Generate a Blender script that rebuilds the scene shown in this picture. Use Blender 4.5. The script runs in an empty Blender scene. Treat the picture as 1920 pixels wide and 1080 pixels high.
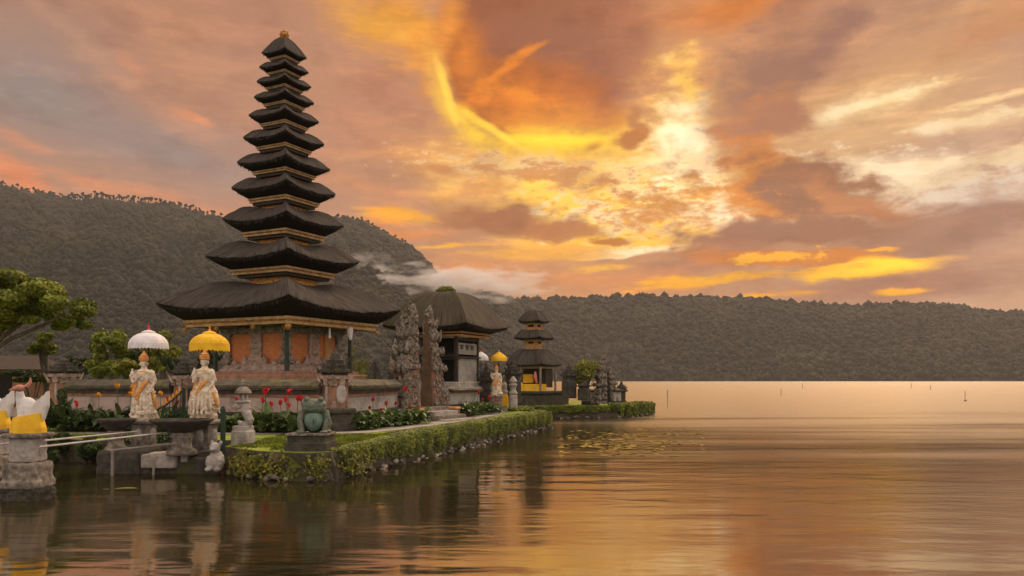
import bpy, bmesh, math, random
import numpy as np
from mathutils import Vector, Matrix, noise as mnoise

random.seed(7)
RNG = np.random.default_rng(11)
SC = bpy.context.scene
COL = SC.collection
R = math.radians
F, CX, HY, CH = 1493.0, 960.0, 712.0, 2.0        # focal length, centre column, horizon row, camera height


def at(px, py, Y):
    """point at distance Y that the photograph shows at column px, row py"""
    return Vector(((px - CX) / F * Y, Y, CH + (HY - py) / F * Y))


def gz(px, py, h=0.0):
    """point of height h seen at column px, row py (below the horizon)"""
    Y = (CH - h) * F / (py - HY)
    return Vector(((px - CX) / F * Y, Y, h))


def lin(c):
    return tuple((x / 255 / 12.92) if x / 255 <= 0.04045 else ((x / 255 + 0.055) / 1.055) ** 2.4 for x in c)


# ------------------------------------------------------------------ camera
cam_d = bpy.data.cameras.new('camera')
cam = bpy.data.objects.new('camera', cam_d)
COL.objects.link(cam)
cam.location = (0, 0, CH)
cam.rotation_euler = (R(90), 0, 0)
cam_d.sensor_width = 36.0
cam_d.lens = 36.0 * F / 1920
cam_d.shift_y = (HY - 540) / 1920
cam_d.clip_start = 0.2
cam_d.clip_end = 20000
SC.camera = cam
SC.view_settings.view_transform = 'Standard'
SC.view_settings.look = 'None'
SC.view_settings.exposure = 0.0
SC.view_settings.gamma = 1.0
SC.render.engine = 'CYCLES'
SC.cycles.use_denoising = True
SC.cycles.max_bounces = 6
SC.cycles.diffuse_bounces = 3
SC.cycles.glossy_bounces = 3
SC.cycles.transmission_bounces = 4
SC.cycles.transparent_max_bounces = 6
SC.cycles.volume_bounces = 2
SC.cycles.caustics_reflective = False
SC.cycles.caustics_refractive = False
SC.cycles.sample_clamp_indirect = 6.0

# ------------------------------------------------------------------ sun
SUN_AZ, SUN_EL = R(26.0), R(42.0)
sd = bpy.data.lights.new('sun', 'SUN')
sd.energy = 2.4
sd.angle = R(15)
sd.color = (1.0, 0.74, 0.48)
sun = bpy.data.objects.new('sun', sd)
COL.objects.link(sun)
sdir = Vector((math.sin(SUN_AZ) * math.cos(SUN_EL), math.cos(SUN_AZ) * math.cos(SUN_EL), math.sin(SUN_EL)))
sun.rotation_euler = sdir.to_track_quat('Z', 'Y').to_euler()
sun.location = sdir * 100

# ------------------------------------------------------------------ sky
world = bpy.data.worlds.new('World')
SC.world = world
world.use_nodes = True
world.cycles.sampling_method = 'MANUAL'
world.cycles.sample_map_resolution = 512
WT = world.node_tree
WT.nodes.clear()
WL = WT.links


def wn(kind, **kw):
    n = WT.nodes.new(kind)
    for k, v in kw.items():
        setattr(n, k, v)
    return n


def wmath(op, a, b=None, c=None, clamp=False):
    n = wn('ShaderNodeMath', operation=op)
    n.use_clamp = clamp
    for i, x in enumerate((a, b, c)):
        if x is None:
            continue
        if isinstance(x, (int, float)):
            n.inputs[i].default_value = x
        else:
            WL.new(x, n.inputs[i])
    return n.outputs[0]


def wvec(op, a, b=None, scale=None):
    n = wn('ShaderNodeVectorMath', operation=op)
    for i, x in enumerate((a, b)):
        if x is None:
            continue
        if isinstance(x, tuple):
            n.inputs[i].default_value = x
        else:
            WL.new(x, n.inputs[i])
    if scale is not None:
        n.inputs['Scale'].default_value = scale
    return n


def wnoise(vec, scale, detail, rough, rotate=0.0, loc=(0, 0, 0), distort=0.0):
    m = wn('ShaderNodeMapping')
    m.inputs['Location'].default_value = loc
    m.inputs['Rotation'].default_value = (0, 0, rotate)
    m.inputs['Scale'].default_value = scale
    WL.new(vec, m.inputs[0])
    n = wn('ShaderNodeTexNoise')
    n.inputs['Scale'].default_value = 1.0
    n.inputs['Detail'].default_value = detail
    n.inputs['Roughness'].default_value = rough
    n.inputs['Distortion'].default_value = distort
    WL.new(m.outputs[0], n.inputs['Vector'])
    return n


tc = wn('ShaderNodeTexCoord')
sep = wn('ShaderNodeSeparateXYZ')
WL.new(tc.outputs['Generated'], sep.inputs[0])
sx, sy, sz = sep.outputs
az = wmath('ARCTAN2', sx, sy)
rad = wmath('SQRT', wmath('ADD', wmath('MULTIPLY', sx, sx), wmath('MULTIPLY', sy, sy)))
el = wmath('ARCTAN2', sz, rad)
cmb = wn('ShaderNodeCombineXYZ')
WL.new(az, cmb.inputs[0])
WL.new(el, cmb.inputs[1])
P0 = cmb.outputs[0]                              # azimuth, elevation (radians)


def warp(src, scale, amp, detail=5, loc=(0, 0, 0)):
    n = wnoise(src, scale, detail, 0.55, loc=loc)
    d = wvec('SUBTRACT', n.outputs['Color'], (0.5, 0.5, 0.5))
    s = wvec('MULTIPLY', d.outputs[0], (amp, amp * 0.6, 0))
    return wvec('ADD', src, s.outputs[0]).outputs[0]


P1 = warp(P0, (9, 15, 1), 0.09)                  # ragged
P2 = warp(P0, (4, 6, 1), 0.045, 4, (3, 1, 0))     # soft
P3 = warp(P0, (12, 30, 1), 0.035, 6, (5, 2, 0))   # wispy
NA = wnoise(P0, (7, 34, 1), 7, 0.60, rotate=-0.10).outputs[0]      # long streaks
NB = wnoise(P0, (16, 30, 1), 7, 0.58, loc=(2, 7, 0)).outputs[0]    # puffs
NC = wnoise(P2, (2.5, 5, 1), 5, 0.5, rotate=0.35, loc=(9, 3, 0)).outputs[0]
NE = wnoise(P0, (62, 150, 1), 5, 0.62, rotate=-0.05, loc=(1, 8, 0)).outputs[0]
ND = wnoise(P0, (34, 70, 1), 6, 0.62, rotate=-0.08, loc=(4, 4, 0)).outputs[0]


def pix_dir(px, py):
    x, z = (px - CX) / F, (HY - py) / F
    return math.atan(x), math.atan(z / math.sqrt(1 + x * x))


def mixc(a, b, fac):
    n = wn('ShaderNodeMix', data_type='RGBA')
    WL.new(fac, n.inputs[0]) if not isinstance(fac, float) else setattr(n.inputs[0], 'default_value', fac)
    for i, x in ((6, a), (7, b)):
        if isinstance(x, tuple):
            n.inputs[i].default_value = (*x[:3], 1)
        else:
            WL.new(x, n.inputs[i])
    return n.outputs[2]


def maprange(x, a, b, c, d):
    n = wn('ShaderNodeMapRange', interpolation_type='SMOOTHSTEP')
    WL.new(x, n.inputs[0])
    for i, v in enumerate((a, b, c, d)):
        n.inputs[i + 1].default_value = v
    return n.outputs[0]


def col(c, gain=1.0):
    return tuple(x * gain for x in lin(c))


STATE = {'c': None}


def cloud(px, py, w, h, ang, c, alpha=0.8, soft=0.8, k=0.8, P=None, N=None, gain=1.0, ring=None, b=0.0):
    """a cloud, or gap in the clouds: an ellipse of sky (half sizes w, h; tilt ang in degrees) with an edge torn by noise"""
    P = P or P1
    N = N or NA
    a, e = pix_dir(px, py)
    m = wn('ShaderNodeMapping', vector_type='TEXTURE')
    m.inputs['Location'].default_value = (a, e, 0)
    m.inputs['Rotation'].default_value = (0, 0, R(ang))
    m.inputs['Scale'].default_value = (w / F * 0.93, h / F * 0.93, 1)
    q = wn('ShaderNodeVectorMath', operation='MULTIPLY_ADD')   # keeps the clouds evaluated one after another (shader stack size)
    WL.new(STATE['c'], q.inputs[0])
    q.inputs[1].default_value = (1e-7, 1e-7, 1e-7)
    WL.new(P, q.inputs[2])
    WL.new(q.outputs[0], m.inputs[0])
    ln = wvec('LENGTH', m.outputs[0]).outputs['Value']
    if ring:                                       # a band round the ellipse instead of its inside
        ln = wmath('DIVIDE', wmath('ABSOLUTE', wmath('SUBTRACT', ln, 1.0)), ring)
    v = wmath('MULTIPLY_ADD', N, 2 * k, 1.0 - k + b)   # 1 + k * (2N - 1)
    v = wmath('SUBTRACT', v, ln)
    f = maprange(v, 0.0, soft, 0.0, alpha)
    STATE['c'] = mixc(STATE['c'], col(c, gain), f)


# base: pinkish veil in front, unseen pale cloud overhead and behind the viewer, brightened to light the fronts
front = mixc(col((178, 138, 120)), col((200, 152, 120)), maprange(az, -0.35, 0.05, 0.0, 1.0))
front = mixc(front, col((196, 158, 136)), maprange(az, 0.25, 0.55, 0.0, 1.0))
STATE['c'] = mixc(front, col((160, 128, 117)), maprange(NC, 0.45, 0.70, 0.0, 0.5))

# left: grey gaps and pink wisps
cloud(60, 170, 340, 190, -14, (134, 131, 134), 0.95, 1.2, 0.3, P2, NC)
cloud(330, 280, 380, 100, -10, (138, 130, 131), 0.9, 1.2, 0.5, P2, NA)
cloud(200, 330, 300, 50, -8, (170, 138, 124), 0.6, 1.0, 0.7, P3, NA)
cloud(150, 75, 260, 34, -35, (188, 153, 134), 0.55, 1.3, 0.6, P3, NA)
cloud(310, 210, 210, 36, -30, (198, 148, 127), 0.5, 1.3, 0.8, P3, NA)
cloud(365, 222, 60, 13, -16, (211, 150, 122), 0.8, 0.9, 0.9, P3, NB)
cloud(245, 118, 60, 20, -40, (203, 148, 126), 0.55, 1.1, 0.9, P3, NB)
cloud(30, 328, 80, 30, -24, (219, 146, 115), 0.85, 0.8, 0.9, P3, NA)
cloud(190, 345, 260, 22, -8, (206, 147, 122), 0.75, 1.0, 1.2, P3, NA)
cloud(40, 268, 70, 20, -20, (208, 148, 124), 0.6, 1.0, 1.1, P3, NA)
cloud(330, 380, 260, 26, -8, (204, 147, 122), 0.7, 1.0, 1.1, P3, NA)
cloud(480, 30, 190, 80, 10, (170, 128, 112), 0.6, 1.2, 0.6, P2, NC)
cloud(700, 170, 170, 80, -12, (182, 134, 117), 0.75, 1.0, 0.6, P2, NC)
cloud(720, 270, 200, 60, -15, (196, 143, 119), 0.6, 1.1, 0.9, P3, NA)
cloud(680, 350, 190, 40, -12, (212, 152, 120), 0.7, 1.1, 0.9, P3, NA)
# orange veil at the top
cloud(735, 50, 200, 80, -14, (224, 162, 98), 1.0, 0.9, 0.8, P1, NA)
cloud(690, 40, 130, 40, -12, (230, 176, 108), 0.8, 0.9, 1.3, P3, NA)
cloud(790, 90, 90, 50, -55, (216, 152, 96), 0.7, 1.0, 1.0, P3, NB)
cloud(1370, 20, 260, 56, 4, (210, 139, 95), 1.0, 1.0, 0.5, P2, NC)
cloud(1700, 130, 300, 120, 20, (208, 168, 130), 0.7, 1.2, 0.6, P2, NA)
cloud(1860, 60, 200, 50, 14, (192, 142, 112), 0.7, 1.0, 0.8, P2, NA)
# broad light round the hidden sun
cloud(1180, 320, 520, 230, 0, (228, 170, 108), 0.95, 1.1, 0.4, P2, NB)
cloud(1120, 350, 380, 165, 0, (240, 196, 120), 0.95, 0.9, 0.7, P1, NB, 1.1)
cloud(900, 320, 260, 70, -6, (226, 172, 116), 0.8, 1.0, 0.9, P1, NA)
cloud(1620, 260, 420, 150, 8, (214, 180, 142), 0.8, 1.1, 0.5, P2, NA)
# the bowl-shaped cloud
cloud(1015, 95, 255, 195, -6, (152, 103, 86), 1.0, 0.30, 0.15, P2, NC)
cloud(1090, 40, 240, 130, 0, (152, 108, 92), 1.0, 0.9, 0.3, P2, NC)
cloud(995, 195, 240, 112, -6, (210, 122, 56), 1.0, 1.0, 0.4, P2, NB)
cloud(868, 110, 80, 140, 16, (212, 132, 74), 0.95, 1.1, 0.5, P2, NB)
cloud(1040, 226, 190, 50, -2, (226, 140, 40), 1.0, 0.9, 0.5, P2, NB)
cloud(826, 60, 40, 150, -22, (222, 154, 98), 0.85, 1.0, 0.6, P2, NB)
cloud(822, 165, 36, 120, 20, (230, 184, 108), 0.95, 1.0, 0.5, P2, NB, 1.05)
cloud(882, 240, 140, 38, -40, (236, 198, 104), 1.0, 1.0, 0.45, P2, NB, 1.12)
cloud(1040, 268, 220, 46, -2, (240, 204, 88), 1.0, 0.9, 0.45, P2, NB, 1.15)
cloud(836, 180, 15, 95, 24, (250, 210, 116), 0.9, 0.8, 0.3, P2, NB, 1.15)
cloud(925, 246, 110, 13, -30, (250, 214, 110), 0.9, 0.8, 0.3, P2, NB, 1.2)
cloud(1045, 262, 150, 15, -2, (252, 214, 96), 0.9, 0.8, 0.3, P2, NB, 1.25)
cloud(925, 145, 110, 15, 38, (226, 142, 84), 0.9, 0.9, 0.7, P3, NB)
cloud(985, 95, 70, 11, 18, (228, 148, 92), 0.95, 0.9, 0.7, P3, NB)
cloud(905, 165, 34, 40, -20, (222, 140, 72), 0.8, 0.9, 0.9, P3, NB)
cloud(990, 180, 100, 26, -20, (226, 142, 66), 0.8, 0.9, 1.1, P3, NB)
cloud(1190, 110, 80, 140, 8, (182, 130, 106), 0.7, 1.1, 0.6, P2, NC)
# white-hot breaks
cloud(1285, 240, 125, 145, 6, (250, 202, 112), 1.0, 1.0, 0.9, P1, NB, 1.1)
cloud(1285, 255, 95, 130, 4, (248, 232, 198), 1.0, 0.9, 1.0, P1, NB, 1.4)
cloud(1290, 150, 42, 62, 20, (242, 198, 118), 0.9, 0.9, 0.9, P1, NB, 1.1)
cloud(1220, 350, 240, 100, 0, (248, 206, 118), 1.0, 0.9, 1.1, P1, NB, 1.1)
cloud(1260, 350, 200, 84, 0, (248, 230, 190), 0.95, 0.8, 1.7, P1, NB, 1.3)
cloud(1040, 325, 330, 46, -2, (242, 206, 142), 0.9, 1.0, 1.4, P3, NB, 1.0)
cloud(990, 318, 270, 34, -3, (244, 226, 186), 0.9, 0.9, 2.2, P3, ND, 1.05, b=-0.1)
cloud(1110, 390, 270, 60, 0, (250, 206, 116), 0.95, 0.7, 1.6, P3, NB, 1.2)
cloud(1180, 440, 230, 50, 2, (246, 200, 108), 0.95, 0.7, 1.6, P3, NA, 1.15)
cloud(1150, 400, 260, 80, 0, (246, 230, 190), 0.9, 0.7, 2.2, P3, ND, 1.1, b=-0.3)
cloud(1180, 474, 130, 13, 3, (250, 232, 194), 1.0, 0.7, 1.2, P3, NA, 1.25)
cloud(1450, 405, 280, 44, -4, (244, 226, 192), 1.0, 0.9, 1.0, P3, NA, 1.12)
cloud(1610, 200, 190, 34, 9, (240, 212, 166), 0.8, 1.1, 1.0, P3, NA, 1.05)
cloud(1650, 188, 150, 14, 8, (244, 226, 186), 0.9, 0.9, 1.3, P3, ND, 1.05)
cloud(1575, 205, 60, 28, 24, (244, 228, 194), 0.9, 1.0, 1.0, P3, NB, 1.05)
cloud(1825, 225, 180, 34, 5, (236, 206, 162), 0.8, 1.0, 1.3, P3, NA, 1.05)
cloud(1830, 222, 150, 15, 5, (242, 220, 182), 0.85, 0.9, 1.8, P3, ND, 1.05)
cloud(1745, 242, 40, 14, -8, (242, 224, 192), 0.9, 0.9, 1.0, P3, NB, 1.05)
cloud(1850, 187, 80, 10, 3, (242, 216, 170), 0.8, 0.8, 1.2, P3, NA, 1.1)
cloud(1740, 285, 280, 40, 10, (190, 162, 146), 0.7, 1.1, 0.6, P2, NA)
cloud(1690, 330, 320, 70, -5, (236, 216, 184), 0.9, 1.1, 1.2, P3, NA, 1.05)
cloud(1680, 330, 270, 50, -6, (244, 228, 198), 0.9, 1.0, 1.9, P3, ND, 1.05)
cloud(1840, 365, 250, 56, 8, (222, 208, 194), 0.8, 1.2, 1.5, P3, ND, 1.0)
cloud(1850, 300, 160, 20, 14, (232, 208, 172), 0.85, 0.8, 1.6, P3, ND)
# darker clouds in front of the light
cloud(1450, 130, 115, 280, -42, (154, 119, 106), 1.0, 0.8, 1.0, P1, NB)
cloud(1520, 40, 150, 36, 30, (186, 146, 126), 0.6, 1.0, 0.9, P1, NB)
cloud(1405, 250, 105, 80, 20, (196, 134, 92), 0.95, 0.7, 1.1, P1, NB)
cloud(1470, 225, 110, 44, -6, (168, 124, 106), 0.95, 0.7, 1.1, P1, NB)
cloud(1560, 70, 120, 40, 34, (148, 116, 108), 0.85, 0.9, 0.9, P1, NB)
cloud(1430, 345, 130, 80, -10, (214, 138, 70), 1.0, 0.5, 0.9, P1, NB)
cloud(1505, 345, 180, 68, -15, (150, 108, 89), 1.0, 0.5, 0.9, P1, NB)
cloud(1630, 395, 150, 34, -26, (188, 132, 100), 1.0, 0.6, 0.9, P1, NB)
cloud(1195, 252, 56, 18, 10, (184, 122, 78), 0.95, 0.7, 1.2, P1, NB)
cloud(1190, 222, 22, 34, 0, (184, 126, 86), 0.85, 0.9, 1.0, P3, NB)
cloud(1110, 272, 30, 14, 20, (204, 142, 84), 0.8, 0.8, 1.0, P3, NB)
cloud(1230, 390, 270, 90, 0, (216, 146, 78), 0.7, 0.8, 2.2, P3, NE, b=-0.35)
cloud(1230, 390, 270, 80, 0, (208, 138, 78), 0.75, 0.8, 2.0, P3, ND, b=-0.35)
cloud(1010, 325, 270, 40, -3, (198, 132, 82), 0.8, 0.8, 2.0, P3, ND, b=-0.15)
cloud(830, 318, 60, 14, -8, (192, 136, 100), 0.8, 0.8, 1.2, P3, NB)
cloud(940, 410, 175, 48, -6, (160, 112, 88), 1.0, 0.6, 0.9, P1, NB)
cloud(1040, 428, 130, 32, -6, (182, 126, 94), 0.9, 0.7, 1.1, P1, NB)
cloud(1140, 456, 65, 11, 0, (186, 124, 78), 0.95, 0.6, 1.2, P3, NB)
# bands above the hills
cloud(1480, 448, 370, 46, 3, (154, 112, 95), 1.0, 0.6, 1.0, P1, NB)
cloud(1790, 432, 250, 54, 7, (156, 122, 108), 1.0, 0.8, 0.9, P1, NA)
cloud(1300, 492, 200, 34, 4, (172, 127, 108), 0.95, 0.8, 1.1, P1, NA)
cloud(900, 500, 350, 56, 0, (212, 152, 115), 0.85, 1.1, 0.8, P2, NA)
cloud(1150, 530, 320, 40, 0, (208, 147, 110), 0.85, 1.0, 1.0, P3, NA)
cloud(1720, 530, 350, 56, 2, (160, 120, 106), 1.0, 0.9, 0.8, P2, NA)
cloud(1450, 482, 240, 22, -3, (200, 130, 80), 0.85, 0.8, 1.4, P3, NA)
cloud(1600, 508, 200, 20, 3, (250, 196, 88), 1.0, 0.7, 1.2, P3, NA, 1.1)
cloud(1640, 499, 100, 11, 0, (252, 210, 98), 1.0, 0.7, 1.1, P3, NA, 1.2)
cloud(1380, 522, 230, 16, 3, (240, 178, 86), 0.95, 0.7, 1.6, P3, NA)
cloud(1450, 480, 110, 14, 2, (240, 180, 92), 0.95, 0.6, 1.8, P3, ND)
cloud(1420, 550, 160, 12, 0, (240, 172, 82), 0.95, 0.7, 1.6, P3, NA)
cloud(1690, 552, 60, 8, 0, (242, 180, 88), 0.9, 0.7, 1.4, P3, NA)
cloud(1660, 470, 34, 5, 3, (238, 178, 92), 0.9, 0.7, 1.0, P3, NA)
cloud(1850, 470, 140, 22, 12, (186, 148, 132), 0.7, 1.0, 1.1, P3, NA)
cloud(750, 402, 100, 20, -3, (238, 174, 90), 0.95, 0.8, 1.0, P3, NA, 1.05)
cloud(830, 465, 120, 9, 2, (242, 182, 94), 0.95, 0.8, 1.1, P3, NA, 1.05)
cloud(1000, 478, 280, 16, 0, (234, 178, 108), 0.85, 0.7, 1.6, P3, NA)
cloud(740, 438, 160, 26, -4, (218, 145, 102), 0.8, 1.0, 1.1, P3, NA)
cloud(1120, 500, 90, 12, 3, (238, 186, 108), 0.85, 0.7, 1.5, P3, NA)
# small-scale texture of the cloud deck
STATE['c'] = mixc(STATE['c'], wvec('MULTIPLY', STATE['c'], (1.14, 1.12, 1.08)).outputs[0], maprange(NE, 0.45, 0.75, 0.0, 0.6))
STATE['c'] = mixc(STATE['c'], wvec('MULTIPLY', STATE['c'], (1.16, 1.13, 1.10)).outputs[0], maprange(NA, 0.48, 0.66, 0.0, 1.0))
STATE['c'] = mixc(STATE['c'], wvec('MULTIPLY', STATE['c'], (0.86, 0.84, 0.84)).outputs[0], maprange(NB, 0.52, 0.34, 0.0, 0.8))

sky_front = wvec('ADD', wvec('MULTIPLY', STATE['c'], (1.13, 1.05, 0.97)).outputs[0], (-0.040, -0.038, -0.036)).outputs[0]
hsv = wn('ShaderNodeHueSaturation')
hsv.inputs['Saturation'].default_value = 1.09
hsv.inputs['Value'].default_value = 1.05
WL.new(sky_front, hsv.inputs['Color'])
sky_front = hsv.outputs[0]
absaz = wmath('ABSOLUTE', az)
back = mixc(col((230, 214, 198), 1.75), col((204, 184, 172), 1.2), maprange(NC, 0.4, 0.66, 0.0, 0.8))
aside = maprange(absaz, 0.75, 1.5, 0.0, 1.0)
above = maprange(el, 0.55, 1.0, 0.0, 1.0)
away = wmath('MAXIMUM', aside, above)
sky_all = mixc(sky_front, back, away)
sky_all = mixc(col((60, 54, 48)), sky_all, maprange(el, -0.05, -0.01, 0.0, 1.0))

nish = wn('ShaderNodeTexSky', sky_type='NISHITA')
nish.sun_disc = False
nish.sun_elevation = SUN_EL
nish.sun_rotation = SUN_AZ
bg_air = wn('ShaderNodeBackground')
bg_air.inputs[1].default_value = 0.06
WL.new(nish.outputs[0], bg_air.inputs[0])
bg_cloud = wn('ShaderNodeBackground')
bg_cloud.inputs[1].default_value = 1.0
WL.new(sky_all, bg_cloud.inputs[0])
cover = wn('ShaderNodeMixShader')                 # clouds cover nearly all of the clear sky
WL.new(maprange(NC, 0.25, 0.6, 0.92, 1.0), cover.inputs[0])
WL.new(bg_air.outputs[0], cover.inputs[1])
WL.new(bg_cloud.outputs[0], cover.inputs[2])
wout = wn('ShaderNodeOutputWorld')
WL.new(cover.outputs[0], wout.inputs['Surface'])

# ------------------------------------------------------------------ materials
def mat(name, c1, c2=None, scale=4.0, detail=5, rough=0.85, bump=0.0, bscale=None, stretch=(1, 1, 1), island=0.0,
        c3=None, s3=1.5, t3=(0.55, 0.66), spec=0.3, metal=0.0, contrast=(0.35, 0.65), dist=0.02, uv=False, translucent=0.0, bstretch=None):
    """procedural material: two tones mixed by noise, an optional third in patches, per-leaf variation, bump"""
    m = bpy.data.materials.new(name)
    m.use_nodes = True
    t = m.node_tree
    L = t.links
    b = t.nodes['Principled BSDF']
    b.inputs['Roughness'].default_value = rough
    b.inputs['Specular IOR Level'].default_value = spec
    b.inputs['Metallic'].default_value = metal
    co = t.nodes.new('ShaderNodeTexCoord')

    def noise(sc, det, st):
        mp = t.nodes.new('ShaderNodeMapping')
        mp.inputs['Scale'].default_value = st
        L.new(co.outputs['UV' if uv else 'Object'], mp.inputs[0])
        n = t.nodes.new('ShaderNodeTexNoise')
        n.inputs['Scale'].default_value = sc
        n.inputs['Detail'].default_value = det
        n.inputs['Roughness'].default_value = 0.6
        L.new(mp.outputs[0], n.inputs['Vector'])
        return n.outputs[0]

    def mr(x, a, bb):
        r = t.nodes.new('ShaderNodeMapRange')
        r.inputs[1].default_value, r.inputs[2].default_value = a, bb
        L.new(x, r.inputs[0])
        return r.outputs[0]

    def mix(a, c, f):
        n = t.nodes.new('ShaderNodeMix')
        n.data_type = 'RGBA'
        L.new(f, n.inputs[0])
        for i, x in ((6, a), (7, c)):
            if isinstance(x, tuple):
                n.inputs[i].default_value = (*x, 1)
            else:
                L.new(x, n.inputs[i])
        return n.outputs[2]
    c2 = c2 or tuple(x * 0.7 for x in c1)
    n1 = noise(scale, detail, stretch)
    c = mix(c1, c2, mr(n1, *contrast))
    if c3:
        c = mix(c, c3, mr(noise(s3, 6, (1, 1, 1)), *t3))
    if island:
        g = t.nodes.new('ShaderNodeNewGeometry')
        h = t.nodes.new('ShaderNodeHueSaturation')
        v = t.nodes.new('ShaderNodeMapRange')
        v.inputs[3].default_value, v.inputs[4].default_value = 1 - island, 1 + island
        L.new(g.outputs['Random Per Island'], v.inputs[0])
        L.new(v.outputs[0], h.inputs['Value'])
        hu = t.nodes.new('ShaderNodeMapRange')
        hu.inputs[3].default_value, hu.inputs[4].default_value = 0.5 - island * 0.05, 0.5 + island * 0.05
        mm = t.nodes.new('ShaderNodeMath')
        mm.operation = 'FRACT'
        mu = t.nodes.new('ShaderNodeMath')
        mu.operation = 'MULTIPLY'
        mu.inputs[1].default_value = 7.31
        L.new(g.outputs['Random Per Island'], mu.inputs[0])
        L.new(mu.outputs[0], mm.inputs[0])
        L.new(mm.outputs[0], hu.inputs[0])
        L.new(hu.outputs[0], h.inputs['Hue'])
        L.new(c, h.inputs['Color'])
        c = h.outputs[0]
    L.new(c, b.inputs['Base Color'])
    if bump:
        bn = t.nodes.new('ShaderNodeBump')
        bn.inputs['Strength'].default_value = bump
        bn.inputs['Distance'].default_value = dist
        L.new(noise(bscale or scale * 3, 6, bstretch or stretch), bn.inputs['Height'])
        L.new(bn.outputs[0], b.inputs['Normal'])
    if translucent:
        tr = t.nodes.new('ShaderNodeBsdfTranslucent')
        L.new(c, tr.inputs[0])
        ms = t.nodes.new('ShaderNodeMixShader')
        ms.inputs[0].default_value = translucent
        L.new(b.outputs[0], ms.inputs[1])
        L.new(tr.outputs[0], ms.inputs[2])
        L.new(ms.outputs[0], t.nodes['Material Output'].inputs[0])
    return m


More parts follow.
